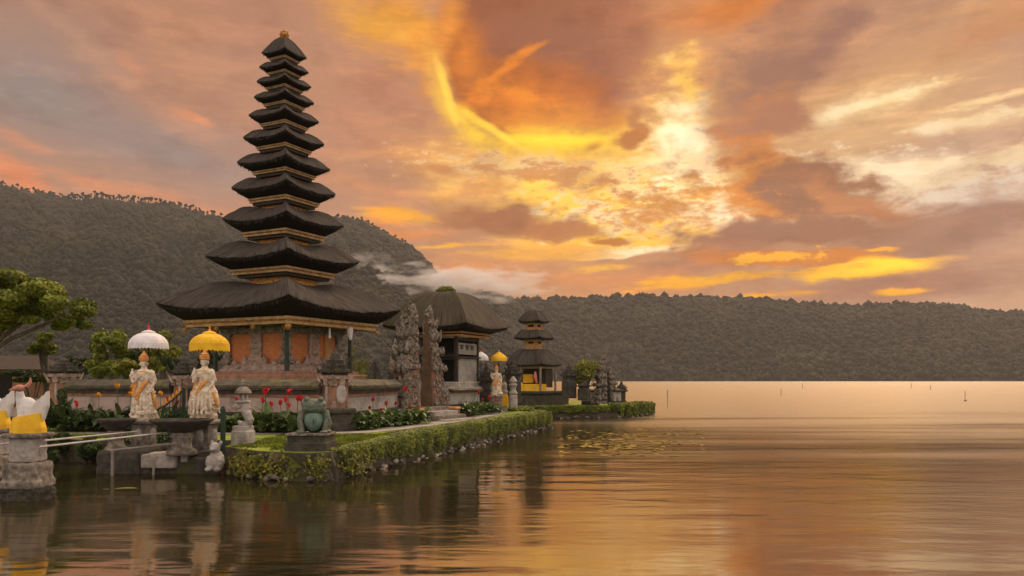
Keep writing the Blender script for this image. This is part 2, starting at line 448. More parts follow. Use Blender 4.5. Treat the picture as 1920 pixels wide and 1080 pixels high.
M = dict(
    thatch=mat('black palm fibre thatch', (0.102, 0.084, 0.074), (0.024, 0.020, 0.018), 1.0, 6, 0.95, 1.0, 1.6, (70, 3, 1), uv=True, dist=0.05,
               spec=0.15, c3=(0.115, 0.102, 0.066), s3=1.4, t3=(0.58, 0.78)),
    moss_thatch=mat('mossy palm fibre thatch', (0.125, 0.100, 0.076), (0.042, 0.034, 0.025), 1.0, 6, 0.95, 1.0, 1.6, (60, 3, 1), uv=True, dist=0.05,
                    spec=0.15, c3=(0.085, 0.085, 0.040), s3=2.0, t3=(0.52, 0.70)),
    cutedge=mat('cut ends of black fibre', (0.020, 0.016, 0.014), (0.008, 0.007, 0.006), 30, 5, 0.95, 0.8, 60, spec=0.1),
    strand=mat('loose palm fibres', (0.045, 0.037, 0.032), (0.018, 0.015, 0.013), 3, 3, 0.95, spec=0.1, island=0.5),
    gold=mat('gilded carving', (0.74, 0.36, 0.07), (0.20, 0.075, 0.025), 16, 5, 0.55, 0.9, 30, contrast=(0.40, 0.62), dist=0.03),
    ochre=mat('ochre painted timber', (0.50, 0.26, 0.09), (0.30, 0.15, 0.06), 6, 5, 0.6, 0.3, 20),
    cream=mat('cream painted timber', (0.56, 0.37, 0.18), (0.30, 0.175, 0.08), 5, 5, 0.65, 0.3, 20),
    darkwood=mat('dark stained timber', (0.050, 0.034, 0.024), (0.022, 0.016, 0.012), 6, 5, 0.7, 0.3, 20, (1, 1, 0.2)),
    greenwood=mat('dark green painted timber', (0.030, 0.048, 0.036), (0.018, 0.026, 0.020), 6, 4, 0.6, 0.2),
    clay=mat('dull clay render', (0.36, 0.19, 0.125), (0.22, 0.115, 0.08), 4, 6, 0.9, 0.4, 14, c3=(0.14, 0.10, 0.075), s3=2.2),
    brick=mat('orange brick', (0.56, 0.205, 0.075), (0.40, 0.14, 0.06), 5, 6, 0.9, 0.4, 18, (1, 1, 3), dist=0.02),
    redbrick=mat('weathered red brick', (0.30, 0.145, 0.095), (0.16, 0.085, 0.062), 5, 6, 0.9, 0.5, 14, (1, 1, 2.5), c3=(0.10, 0.09, 0.07), s3=3),
    gatestone=mat('weathered brown gate carving', (0.34, 0.285, 0.235), (0.050, 0.041, 0.034), 9, 7, 0.92, 1.0, 16, c3=(0.26, 0.11, 0.07), s3=3.0, t3=(0.61, 0.68), dist=0.04),
    stone=mat('carved grey stone', (0.31, 0.26, 0.22), (0.10, 0.085, 0.07), 8, 7, 0.92, 0.9, 14, c3=(0.07, 0.065, 0.045), s3=3.2, dist=0.03),
    pinkstone=mat('pinkish carved sandstone', (0.44, 0.32, 0.26), (0.21, 0.145, 0.12), 7, 7, 0.92, 1.0, 12, c3=(0.16, 0.12, 0.095), s3=4, dist=0.04),
    darkstone=mat('dark lava stone', (0.085, 0.072, 0.062), (0.035, 0.030, 0.026), 5, 7, 0.92, 1.0, 12, c3=(0.065, 0.075, 0.030), s3=2.5, t3=(0.56, 0.7), dist=0.04),
    palestone=mat('pale weathered stone', (0.46, 0.41, 0.38), (0.27, 0.235, 0.215), 5, 7, 0.92, 0.8, 14, c3=(0.13, 0.12, 0.105), s3=3.0, t3=(0.58, 0.72), dist=0.03),
    plaster=mat('pinkish plaster', (0.50, 0.38, 0.34), (0.38, 0.28, 0.245), 2.5, 6, 0.9, 0.3, 10, c3=(0.24, 0.19, 0.16), s3=1.2),
    greyplaster=mat('grey cement plaster', (0.40, 0.37, 0.34), (0.26, 0.24, 0.22), 2.5, 7, 0.9, 0.4, 12, c3=(0.17, 0.155, 0.14), s3=1.6),
    mosscap=mat('mossy wall coping', (0.135, 0.115, 0.085), (0.075, 0.062, 0.048), 4, 7, 0.95, 1.0, 12, c3=(0.15, 0.13, 0.035), s3=2.6, t3=(0.52, 0.64), dist=0.04),
    whitestone=mat('white painted carved statue', (0.76, 0.66, 0.53), (0.46, 0.34, 0.23), 11, 7, 0.85, 1.0, 26, c3=(0.30, 0.22, 0.16), s3=7, t3=(0.54, 0.68), dist=0.02, contrast=(0.42, 0.66)),
    statuegold=mat('orange gold paint', (0.72, 0.36, 0.09), (0.50, 0.20, 0.06), 12, 5, 0.6, 0.6, 25, dist=0.015),
    white=mat('white cloth', (0.78, 0.74, 0.76), (0.62, 0.58, 0.60), 6, 4, 0.9, 0.3, 20),
    wing=mat('white painted wings', (0.74, 0.70, 0.68), (0.56, 0.53, 0.52), 5, 5, 0.75, 0.4, 18, (1, 1, 0.4)),
    yellow=mat('yellow cloth', (0.86, 0.52, 0.035), (0.70, 0.37, 0.02), 5, 4, 0.85, 0.4, 14),
    pink=mat('pink cloth', (0.75, 0.22, 0.24), (0.6, 0.15, 0.2), 5, 3, 0.85),
    red=mat('red petals', (0.66, 0.030, 0.055), (0.50, 0.015, 0.02), 8, 3, 0.6, island=0.2),
    orangeflower=mat('orange yellow petals', (0.85, 0.42, 0.02), (0.75, 0.28, 0.015), 8, 3, 0.6, island=0.2),
    frog=mat('green glazed stone', (0.070, 0.110, 0.082), (0.16, 0.15, 0.105), 7, 6, 0.55, 0.8, 14, c3=(0.045, 0.06, 0.045), s3=5, dist=0.03),
    frogbelly=mat('pale teal glaze', (0.15, 0.235, 0.19), (0.085, 0.14, 0.115), 6, 6, 0.45, 0.3, 14),
    greenpaint=mat('green painted iron', (0.014, 0.040, 0.024), (0.010, 0.024, 0.016), 6, 3, 0.5),
    pipe=mat('white painted pipe', (0.50, 0.47, 0.45), (0.34, 0.32, 0.31), 5, 4, 0.5),
    greywood=mat('weathered grey wood', (0.30, 0.27, 0.24), (0.17, 0.15, 0.13), 5, 5, 0.9, 0.4, 16),
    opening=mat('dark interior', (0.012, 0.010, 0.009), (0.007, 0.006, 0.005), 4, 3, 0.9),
    rooftile=mat('brown roof tiles', (0.085, 0.056, 0.042), (0.040, 0.028, 0.022), 7, 6, 0.9, 1.0, 20, (1, 4, 1)),
    leaf=mat('garden leaves', (0.060, 0.095, 0.024), (0.026, 0.046, 0.014), 3, 4, 0.55, island=0.5, translucent=0.2),
    canna=mat('broad green leaves', (0.120, 0.170, 0.048), (0.055, 0.090, 0.028), 3, 4, 0.45, island=0.45, translucent=0.2),
    hedge=mat('yellow green hedge', (0.225, 0.255, 0.026), (0.070, 0.092, 0.016), 2.0, 4, 0.6, island=0.45, translucent=0.25),
    ivy=mat('trailing moss and ivy', (0.200, 0.180, 0.020), (0.080, 0.085, 0.014), 2.5, 4, 0.7, island=0.5, translucent=0.15),
    crown=mat('bright tree leaves', (0.250, 0.270, 0.032), (0.095, 0.125, 0.018), 0.9, 4, 0.6, island=0.45, translucent=0.25),
    crown_dark=mat('deep green tree leaves', (0.050, 0.072, 0.022), (0.022, 0.038, 0.014), 0.9, 4, 0.6, island=0.45, translucent=0.2),
    crown_yellow=mat('yellow green tree leaves', (0.270, 0.260, 0.040), (0.130, 0.140, 0.024), 0.9, 4, 0.6, island=0.4, translucent=0.25),
    bark=mat('tree bark', (0.13, 0.10, 0.085), (0.07, 0.055, 0.045), 5, 6, 0.95, 0.8, 14, (1, 1, 0.3)),
    lawn=mat('lawn grass', (0.250, 0.305, 0.028), (0.150, 0.195, 0.018), 3.0, 7, 0.95, 0.6, 40, c3=(0.115, 0.115, 0.024), s3=0.8),
    soil=mat('garden soil', (0.075, 0.055, 0.035), (0.045, 0.035, 0.022), 3, 7, 0.95, 0.6, 12, c3=(0.05, 0.065, 0.018), s3=0.5, t3=(0.42, 0.56)),
    paving=mat('pale concrete paving', (0.38, 0.33, 0.30), (0.27, 0.235, 0.21), 3, 6, 0.9, 0.3, 14),
    bank=mat('rough stone bank', (0.125, 0.100, 0.080), (0.045, 0.036, 0.030), 3.5, 8, 0.9, 1.0, 5, c3=(0.060, 0.060, 0.020), s3=1.6, t3=(0.5, 0.62), dist=0.12),
    pebble=mat('pale bank stones', (0.30, 0.255, 0.22), (0.09, 0.078, 0.066), 5, 6, 0.85, 0.7, 10, island=0.35),
    lily=mat('floating leaves', (0.34, 0.22, 0.06), (0.17, 0.13, 0.035), 3, 3, 0.95, spec=0.05, island=0.35),
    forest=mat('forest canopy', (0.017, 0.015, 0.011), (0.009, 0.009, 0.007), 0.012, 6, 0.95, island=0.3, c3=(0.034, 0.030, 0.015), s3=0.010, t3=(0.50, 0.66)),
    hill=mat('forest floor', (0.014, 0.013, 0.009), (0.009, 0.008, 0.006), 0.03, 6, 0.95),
)


# ------------------------------------------------------------------ objects
def tag(o, label=None, cat=None, group=None, kind=None):
    if label:
        o['label'] = label
    if cat:
        o['category'] = cat
    if group:
        o['group'] = group
    if kind:
        o['kind'] = kind
    return o


def thing(name, label, cat, loc=(0, 0, 0), rz=0.0, group=None):
    o = bpy.data.objects.new(name, None)
    o.empty_display_size = 0.2
    COL.objects.link(o)
    o.location = loc
    o.rotation_euler = (0, 0, rz)
    return tag(o, label, cat, group)


def mesh_obj(name, me, m, parent=None, smooth=False):
    if m is not None:
        me.materials.append(m)
    if smooth:
        me.polygons.foreach_set('use_smooth', [True] * len(me.polygons))
    o = bpy.data.objects.new(name, me)
    COL.objects.link(o)
    if parent is not None:
        o.parent = parent
    return o


def copy_tree(o, parent=None):
    c = o.copy()
    COL.objects.link(c)
    if parent is not None:
        c.parent = parent
    for ch in list(o.children):
        copy_tree(ch, c)
    return c


class MB:
    """collects shapes and links them as one mesh object"""

    def __init__(self):
        self.v, self.f = [], []

    def add(self, vs, fs):
        n = len(self.v)
        self.v += [tuple(v) for v in vs]
        self.f += [tuple(i + n for i in f) for f in fs]
        return self

    def box(self, c, s, rz=0.0, taper=1.0, bev=0.0):
        """box centred on c with sizes s; its top scaled by taper; bev cuts the upright and top edges"""
        hx, hy, hz = s[0] / 2, s[1] / 2, s[2] / 2
        cr, sr = math.cos(rz), math.sin(rz)
        rings = [(-hz, 1.0), (hz, taper)] if not bev else [(-hz, 1.0), (hz - bev, taper), (hz, taper * (1 - bev / max(hx, hy)))]
        vs = []
        for z, k in rings:
            x, y = hx * k, hy * k
            if bev:
                q = [(x - bev, -y), (x, -y + bev), (x, y - bev), (x - bev, y), (-x + bev, y), (-x, y - bev), (-x, -y + bev), (-x + bev, -y)]
            else:
                q = [(x, -y), (x, y), (-x, y), (-x, -y)]
            vs += [(c[0] + a * cr - b * sr, c[1] + a * sr + b * cr, c[2] + z) for a, b in q]
        n = 8 if bev else 4
        fs = [tuple(range(n))[::-1], tuple(range(len(vs) - n, len(vs)))]
        for r in range(len(rings) - 1):
            for i in range(n):
                j = (i + 1) % n
                fs.append((r * n + i, r * n + j, (r + 1) * n + j, (r + 1) * n + i))
        return self.add(vs, fs)

    def lathe(self, prof, n=16, c=(0, 0, 0), sq=(1, 1), rot=0.0, jit=0.0):
        """profile [(radius, z)] turned about z; n = 4 gives square mouldings"""
        vs, fs = [], []
        for r, z in prof:
            for i in range(n):
                a = 2 * math.pi * i / n + rot
                k = 1 + (random.uniform(-jit, jit) if jit else 0)
                vs.append((c[0] + r * k * sq[0] * math.cos(a), c[1] + r * k * sq[1] * math.sin(a), c[2] + z))
        for r in range(len(prof) - 1):
            for i in range(n):
                j = (i + 1) % n
                fs.append((r * n + i, r * n + j, (r + 1) * n + j, (r + 1) * n + i))
        fs.append(tuple(range(n))[::-1])
        fs.append(tuple(range((len(prof) - 1) * n, len(prof) * n)))
        return self.add(vs, fs)

    def tube(self, pts, rads, n=8, cap=True):
        pts = [Vector(p) for p in pts]
        if isinstance(rads, (int, float)):
            rads = [rads] * len(pts)
        vs, fs = [], []
        up = Vector((0, 0, 1))
        prev = None
        for i, p in enumerate(pts):
            d = (pts[min(i + 1, len(pts) - 1)] - pts[max(i - 1, 0)]).normalized()
            ref = prev if prev is not None else (up if abs(d.z) < 0.9 else Vector((1, 0, 0)))
            a = (ref - d * ref.dot(d))
            if a.length < 1e-4:
                a = d.orthogonal()
            a.normalize()
            prev = a
            b = d.cross(a)
            for k in range(n):
                t = 2 * math.pi * k / n
                vs.append(p + (a * math.cos(t) + b * math.sin(t)) * rads[i])
        for r in range(len(pts) - 1):
            for i in range(n):
                j = (i + 1) % n
                fs.append((r * n + i, r * n + j, (r + 1) * n + j, (r + 1) * n + i))
        if cap:
            fs.append(tuple(range(n))[::-1])
            fs.append(tuple(range((len(pts) - 1) * n, len(pts) * n)))
        return self.add(vs, fs)

    def ell(self, c, r, rot=(0, 0, 0), nu=14, nv=9, jit=0.0):
        mr = Matrix.Rotation(rot[2], 3, 'Z') @ Matrix.Rotation(rot[1], 3, 'Y') @ Matrix.Rotation(rot[0], 3, 'X')
        vs, fs = [], []
        for j in range(1, nv):
            ph = math.pi * j / nv
            for i in range(nu):
                t = 2 * math.pi * i / nu
                k = 1 + (random.uniform(-jit, jit) if jit else 0)
                v = mr @ Vector((r[0] * k * math.sin(ph) * math.cos(t), r[1] * k * math.sin(ph) * math.sin(t), r[2] * k * math.cos(ph)))
                vs.append(v + Vector(c))
        top, bot = len(vs), len(vs) + 1
        vs.append(mr @ Vector((0, 0, r[2])) + Vector(c))
        vs.append(mr @ Vector((0, 0, -r[2])) + Vector(c))
        for j in range(nv - 2):
            for i in range(nu):
                k = (i + 1) % nu
                fs.append((j * nu + i, (j + 1) * nu + i, (j + 1) * nu + k, j * nu + k))
        for i in range(nu):
            k = (i + 1) % nu
            fs.append((top, i, k))
            fs.append((bot, (nv - 2) * nu + k, (nv - 2) * nu + i))
        return self.add(vs, fs)

    def blade(self, c, out, w, h, th=0.05, lean=0.3):
        """upright flame-shaped antefix standing at c, turned towards the horizontal direction out"""
        o = Vector((out[0], out[1], 0)).normalized()
        s = Vector((-o.y, o.x, 0))
        c = Vector(c)
        prof = [(0.5, 0.0, 0), (0.62, 0.25, 0.15), (0.42, 0.55, 0.55), (0.22, 0.8, 0.8), (0.03, 1.0, 1.0)]
        vs = []
        for wx, hz, ln in prof:
            for sg, tk in ((-1, -1), (1, -1), (1, 1), (-1, 1)):
                vs.append(c + s * (wx * w * sg) + o * (ln * lean * h + tk * th / 2 * (1 - 0.6 * hz)) + Vector((0, 0, hz * h)))
        fs = [(3, 2, 1, 0), (16, 17, 18, 19)]
        for r in range(4):
            for i in range(4):
                j = (i + 1) % 4
                fs.append((r * 4 + i, r * 4 + j, r * 4 + 4 + j, r * 4 + 4 + i))
        return self.add(vs, fs)

    def prism(self, poly, z0, z1, close=True):
        """horizontal polygon [(x, y)] pulled up from z0 to z1"""
        n = len(poly)
        vs = [(x, y, z0) for x, y in poly] + [(x, y, z1) for x, y in poly]
        fs = [(i, (i + 1) % n, n + (i + 1) % n, n + i) for i in range(n)]
        fs += [tuple(range(n))[::-1], tuple(range(n, 2 * n))]
        return self.add(vs, fs)

    def build(self, name, m, parent=None, smooth=False, remesh=0.0, disp=0.0, dscale=0.05):
        me = bpy.data.meshes.new(name)
        me.from_pydata(self.v, [], self.f)
        me.update()
        o = mesh_obj(name, me, m, parent, smooth)
        if remesh:
            r = o.modifiers.new('fuse', 'REMESH')
            r.mode = 'VOXEL'
            r.voxel_size = remesh
            r.use_smooth_shade = True
        if disp:
            tx = bpy.data.textures.new(name, 'CLOUDS')
            tx.noise_scale = dscale
            d = o.modifiers.new('carve', 'DISPLACE')
            d.texture = tx
            d.strength = disp
            d.mid_level = 0.5
        return o


def np_mesh(name, verts, faces, m, parent=None, smooth=False):
    """verts (n, 3), faces (k, 3 or 4) numpy arrays"""
    me = bpy.data.meshes.new(name)
    k = faces.shape[1]
    me.vertices.add(len(verts))
    me.vertices.foreach_set('co', np.asarray(verts, np.float32).ravel())
    me.loops.add(faces.size)
    me.loops.foreach_set('vertex_index', np.asarray(faces, np.int32).ravel())
    me.polygons.add(len(faces))
    me.polygons.foreach_set('loop_start', np.arange(0, faces.size, k, dtype=np.int32))
    me.polygons.foreach_set('loop_total', np.full(len(faces), k, np.int32))
    me.update(calc_edges=True)
    return mesh_obj(name, me, m, parent, smooth)


def leaves(name, c, nrm, size, m, parent=None, aspect=0.55, droop=0.3, rng=RNG):
    """many separate leaf-shaped faces: centres c (n, 3), facing directions nrm (n, 3), sizes"""
    n = len(c)
    nrm = nrm / (np.linalg.norm(nrm, axis=1, keepdims=True) + 1e-9)
    r = rng.normal(size=(n, 3))
    u = np.cross(nrm, r)
    u /= (np.linalg.norm(u, axis=1, keepdims=True) + 1e-9)
    w = np.cross(nrm, u)
    s = np.asarray(size).reshape(-1, 1) * np.ones((n, 1))
    tip = u * s
    side = w * s * aspect
    bend = nrm * s * droop
    v = np.stack([c - tip - bend * 0.5, c + side, c + tip - bend, c - side], 1).reshape(-1, 3)
    f = np.arange(4 * n).reshape(n, 4)
    return np_mesh(name, v, f, m, parent)


def clump_points(clumps, n, rng=RNG, shell=0.35, flat=1.0):
    """n points and outward directions spread over the shells of ellipsoid clumps [(centre, (rx, ry, rz))]"""
    w = np.array([c[1][0] * c[1][1] + c[1][0] * c[1][2] for c in clumps])
    idx = rng.choice(len(clumps), n, p=w / w.sum())
    d = rng.normal(size=(n, 3))
    d /= np.linalg.norm(d, axis=1, keepdims=True)
    rad = 1 - shell * rng.random((n, 1)) ** 1.5
    rr = np.array([c[1] for c in clumps])[idx]
    cc = np.array([tuple(c[0]) for c in clumps])[idx]
    p = cc + d * rr * rad
    nr = d / rr * rr.mean(axis=1, keepdims=True) + rng.normal(size=(n, 3)) * 0.55
    return p, nr


ICO = {}


def ico(sub=2):
    if sub not in ICO:
        bm = bmesh.new()
        bmesh.ops.create_icosphere(bm, subdivisions=sub, radius=1)
        ICO[sub] = (np.array([v.co[:] for v in bm.verts]), np.array([[v.index for v in f.verts] for f in bm.faces]))
        bm.free()
    return ICO[sub]


def blobs(name, c, r, m, parent=None, jit=0.3, squash=1.0, rng=RNG, smooth=False, sub=2):
    """many lumpy crowns or stones in one mesh: centres c, radii r"""
    V, Fc = ico(sub)
    n = len(c)
    k = 1 + rng.uniform(-jit, jit, (n, len(V), 1))
    rr = np.asarray(r).reshape(n, 1, -1)
    v = (V[None] * k * rr * np.array([1, 1, squash]) + np.asarray(c)[:, None, :]).reshape(-1, 3)
    f = (Fc[None] + (np.arange(n) * len(V))[:, None, None]).reshape(-1, 3)
    return np_mesh(name, v, f, m, parent, smooth)

# ------------------------------------------------------------------ water
def water_material():
    m = bpy.data.materials.new('lake water')
    m.use_nodes = True
    t = m.node_tree
    L = t.links
    t.nodes.remove(t.nodes['Principled BSDF'])
    deep = t.nodes.new('ShaderNodeBsdfDiffuse')            # murky olive lake below a warm-tinted mirror
    deep.inputs['Color'].default_value = (0.022, 0.021, 0.010, 1)
    glo = t.nodes.new('ShaderNodeBsdfGlossy')
    glo.inputs['Color'].default_value = (1.0, 0.87, 0.72, 1)
    fre = t.nodes.new('ShaderNodeFresnel')
    fre.inputs['IOR'].default_value = 9.0
    mixs = t.nodes.new('ShaderNodeMixShader')
    L.new(fre.outputs[0], mixs.inputs[0])
    L.new(deep.outputs[0], mixs.inputs[1])
    L.new(glo.outputs[0], mixs.inputs[2])
    L.new(mixs.outputs[0], t.nodes['Material Output'].inputs['Surface'])
    co = t.nodes.new('ShaderNodeTexCoord')

    def noise(st, det, rough=0.5, loc=(0, 0, 0), rot=0.0):
        mp = t.nodes.new('ShaderNodeMapping')
        mp.inputs['Scale'].default_value = st
        mp.inputs['Location'].default_value = loc
        mp.inputs['Rotation'].default_value = (0, 0, rot)
        L.new(co.outputs['Object'], mp.inputs[0])
        n = t.nodes.new('ShaderNodeTexNoise')
        n.inputs['Scale'].default_value = 1.0
        n.inputs['Detail'].default_value = det
        n.inputs['Roughness'].default_value = rough
        L.new(mp.outputs[0], n.inputs['Vector'])
        return n.outputs[0]

    def mr(x, a, bb, c=0.0, d=1.0):
        r = t.nodes.new('ShaderNodeMapRange')
        r.interpolation_type = 'SMOOTHSTEP'
        for i, v in enumerate((a, bb, c, d)):
            r.inputs[i + 1].default_value = v
        L.new(x, r.inputs[0])
        return r.outputs[0]

    def math_(op, a, bb):
        n = t.nodes.new('ShaderNodeMath')
        n.operation = op
        for i, v in enumerate((a, bb)):
            if isinstance(v, (int, float)):
                n.inputs[i].default_value = v
            else:
                L.new(v, n.inputs[i])
        return n.outputs[0]
    sp = t.nodes.new('ShaderNodeSeparateXYZ')
    L.new(co.outputs['Object'], sp.inputs[0])
    y = sp.outputs[1]
    # open water beyond the island is ruffled by wind, the water in its lee is smooth; long streaks of calm lie between
    patch = noise((0.030, 0.20, 1), 7, 0.66, (3, 5, 0), 0.06)
    reach = math_('ADD', math_('ADD', y, mr(sp.outputs[0], -2.0, 10.0, 0.0, 18.0)), math_('MULTIPLY', math_('SUBTRACT', patch, 0.5), 95.0))
    wind = mr(reach, 2.0, 74.0)
    fine = noise((2.2, 5.0, 1), 6, 0.62, (0, 0, 0), 0.05)
    swell = noise((0.34, 0.90, 1), 3, 0.45, (7, 1, 0), 0.08)
    h = math_('ADD', math_('MULTIPLY', swell, 0.030), math_('MULTIPLY', fine, math_('ADD', 0.0009, math_('MULTIPLY', wind, 0.018))))
    bn = t.nodes.new('ShaderNodeBump')
    bn.inputs['Strength'].default_value = 1.0
    bn.inputs['Distance'].default_value = 1.0
    L.new(h, bn.inputs['Height'])
    for n in (glo, fre, deep):
        L.new(bn.outputs[0], n.inputs['Normal'])
    L.new(mr(wind, 0.0, 1.0, 0.035, 0.21), glo.inputs['Roughness'])
    return m


M['water'] = water_material()
w_ = MB()
w_.add([(-2500, -60, 0), (2500, -60, 0), (2500, 2600, 0), (-2500, 2600, 0)], [(0, 1, 2, 3)])
tag(w_.build('water', M['water']), kind='structure')

# ------------------------------------------------------------------ island
HE = [(-3.62, 16.15), (-3.3, 17.1), (-1.9, 21.75), (-0.35, 26.9), (0.85, 30.9), (1.42, 32.75), (1.35, 33.5), (0.8, 34.4)]   # hedged side
EDGE = [(-60, 19.6), (-13, 19.6), (-6.5, 19.1), (-6.25, 17.3), (-5.3, 16.35), (-4.4, 15.85), (-3.95, 15.8)] + HE + \
       [(0.7, 36.5), (0.9, 40.4), (1.5, 41.0), (3.6, 41.4), (5.9, 42.0), (7.4, 44.2), (8.1, 46.2), (7.9, 49), (6.0, 53), (0, 58), (-30, 64), (-60, 66)]
HG = 0.55


def resample(pts, step):
    out = []
    for a, b in zip(pts[:-1], pts[1:]):
        a, b = Vector(a), Vector(b)
        n = max(1, int((b - a).length / step))
        out += [a.lerp(b, i / n) for i in range(n)]
    return out + [Vector(pts[-1])]


g_ = MB()
g_.prism(EDGE, HG - 0.3, HG)
tag(g_.build('ground', M['lawn']), kind='structure')

land = MB()
land.prism([(-900, 62), (-58, 62), (-58, 300), (-140, 560), (-900, 620)], -1, 0.5)
tag(land.build('shore_ground', M['soil']), kind='structure')

rs = resample(EDGE[:24], 0.16)
b_ = MB()
rows = 9
for i, p in enumerate(rs):
    d = (rs[min(i + 1, len(rs) - 1)] - rs[max(i - 1, 0)]).normalized()
    o = Vector((d.y, -d.x))
    for k in range(rows):
        t = k / (rows - 1)
        z = 0.545 - 1.1 * t
        out = 0.03 + 0.20 * t + (0.0 if k == 0 else 0.16 * (mnoise.noise(Vector((p.x * 2.2, p.y * 2.2, z * 3))) + 0.6 * mnoise.noise(Vector((p.x * 6, p.y * 6, z * 7)))))
        b_.v.append((p.x + o.x * out, p.y + o.y * out, z))
for i in range(len(rs) - 1):
    for k in range(rows - 1):
        a = i * rows + k
        b_.f.append((a, a + 1, a + rows + 1, a + rows))
emb = tag(b_.build('embankment', M['bank'], smooth=True), 'rough dark stone embankment along the edge of the temple island', 'embankment')
pc, pr = [], []
for i, p in enumerate(rs):
    if p.x < -5.6 or p.y > 48:
        continue
    d = (rs[min(i + 1, len(rs) - 1)] - rs[max(i - 1, 0)]).normalized()
    o = Vector((d.y, -d.x))
    for q in range(2):
        if random.random() < (0.5 if p.y < 35 else 0.3):
            u = random.uniform(-0.05, 0.08)
            pc.append((p.x + o.x * (0.17 + u) + random.uniform(-.06, .06), p.y + o.y * (0.17 + u), random.uniform(-0.04, 0.11)))
            pr.append(random.uniform(0.03, 0.085))
st = blobs('edge_stones', np.array(pc), np.array(pr), M['pebble'], emb, 0.36, 0.75)
tag(st, kind='stuff')

# paving between the flower beds and the lawn
pathc = [(-13.0, 21.55), (-8.0, 21.4), (-5.4, 21.45), (-4.2, 21.9), (-3.55, 23.2), (-2.55, 26.3), (-1.7, 29.5), (-0.9, 33.0), (-0.6, 36.5)]
pp = resample(pathc, 0.4)
pm = MB()
for i, p in enumerate(pp):
    d = (pp[min(i + 1, len(pp) - 1)] - pp[max(i - 1, 0)]).normalized()
    o = Vector((d.y, -d.x)) * 0.42
    pm.v += [(p.x - o.x, p.y - o.y, HG + .012), (p.x + o.x, p.y + o.y, HG + .012)]
pm.f = [(2 * i, 2 * i + 1, 2 * i + 3, 2 * i + 2) for i in range(len(pp) - 1)]
tag(pm.build('path', M['paving']), kind='structure')
bed = MB()
bed.prism([(-14.2, 24.4), (-12.5, 22.3), (-5.5, 22.1), (-4.75, 22.3), (-3.1, 27.0), (-4.0, 27.6), (-5.0, 22.6)], HG - .1, HG + .03)
bed.prism([(-2.2, 29.9), (-1.4, 33.2), (-0.9, 35.8), (-1.9, 35.8), (-2.8, 30.6)], HG - .1, HG + .03)
tag(bed.build('soil_beds', M['soil']), kind='structure')

# short grass
gx = []
for _ in range(26000):
    s = random.random()
    if s < 0.62:      # strip between path and hedge
        i = random.randrange(4)
        t = random.random()
        a, b = Vector(HE[i + 1]), Vector(HE[i + 2])
        p = a.lerp(b, t)
        dd = (b - a).normalized()
        p -= Vector((dd.y, -dd.x)) * random.uniform(0.2, 1.35)
    elif s < 0.8:
        p = Vector((random.uniform(-6.0, -3.6), random.uniform(16.3, 21.0)))
        if p.x < -5.0 and p.y < 16.9:
            continue
    else:
        p = Vector((random.uniform(-14.5, -8.6), random.uniform(19.6, 21.1)))
    gx.append((p.x, p.y, HG + 0.02))
gx = np.array(gx)
gn = RNG.normal(size=(len(gx), 3)) * np.array([1, 1, 0.15])
tag(leaves('grass', gx, gn, RNG.uniform(0.02, 0.05, len(gx)), M['hedge'], None, 0.35), kind='stuff')

# hedge that tops the long side and hangs towards the water
hs = resample(HE, 0.1)
hp, hn, hz = [], [], []
tot = len(hs)
for _ in range(46000):
    q = random.random() ** 0.85 * (tot - 2)
    i = int(q)
    p = hs[i].lerp(hs[i + 1], q - i)
    d = (hs[i + 1] - hs[i]).normalized()
    o = Vector((d.y, -d.x))
    s = min(1.0, (p.y - 15.9) / 5.0)
    top = HG + 0.02 + 0.15 * s
    wob = mnoise.noise(Vector((p.x * 2.1, p.y * 2.1, 1)))
    if random.random() < 0.42:            # top
        u = random.uniform(-0.45 * (0.5 + s / 2), 0.12)
        z = top - 0.5 * max(0, u - 0.02) ** 1.0 + 0.02 * wob + random.uniform(-0.025, 0.012)
        nn = Vector((o.x * 0.3, o.y * 0.3, 1))
    else:                                 # face, ragged at its foot
        if random.random() < 0.75 and mnoise.noise(Vector((p.x * 3.4, p.y * 3.4, 9))) > 0.16:
            continue
        low = HG - (0.26 + 0.16 * wob + 0.10 * mnoise.noise(Vector((p.x * 7, p.y * 7, 4)))) * (0.75 + 0.25 * s)
        z = random.uniform(low, top - 0.02) if random.random() > 0.1 else random.uniform(low - 0.12, low)
        u = 0.13 + 0.10 * (1 - ((z - 0.45) / 0.35) ** 2) + 0.05 * wob + random.uniform(-0.04, 0.03)
        nn = Vector((o.x, o.y, 0.35))
    hp.append((p.x + o.x * u, p.y + o.y * u, z))
    hn.append(nn + Vector((random.uniform(-.5, .5), random.uniform(-.5, .5), random.uniform(-.4, .5))))
tag(leaves('hedge', np.array(hp), np.array([tuple(x) for x in hn]), RNG.uniform(0.014, 0.038, len(hp)), M['hedge'], None, 0.6),
    'long clipped yellow green hedge topping the water side of the island', 'hedge')
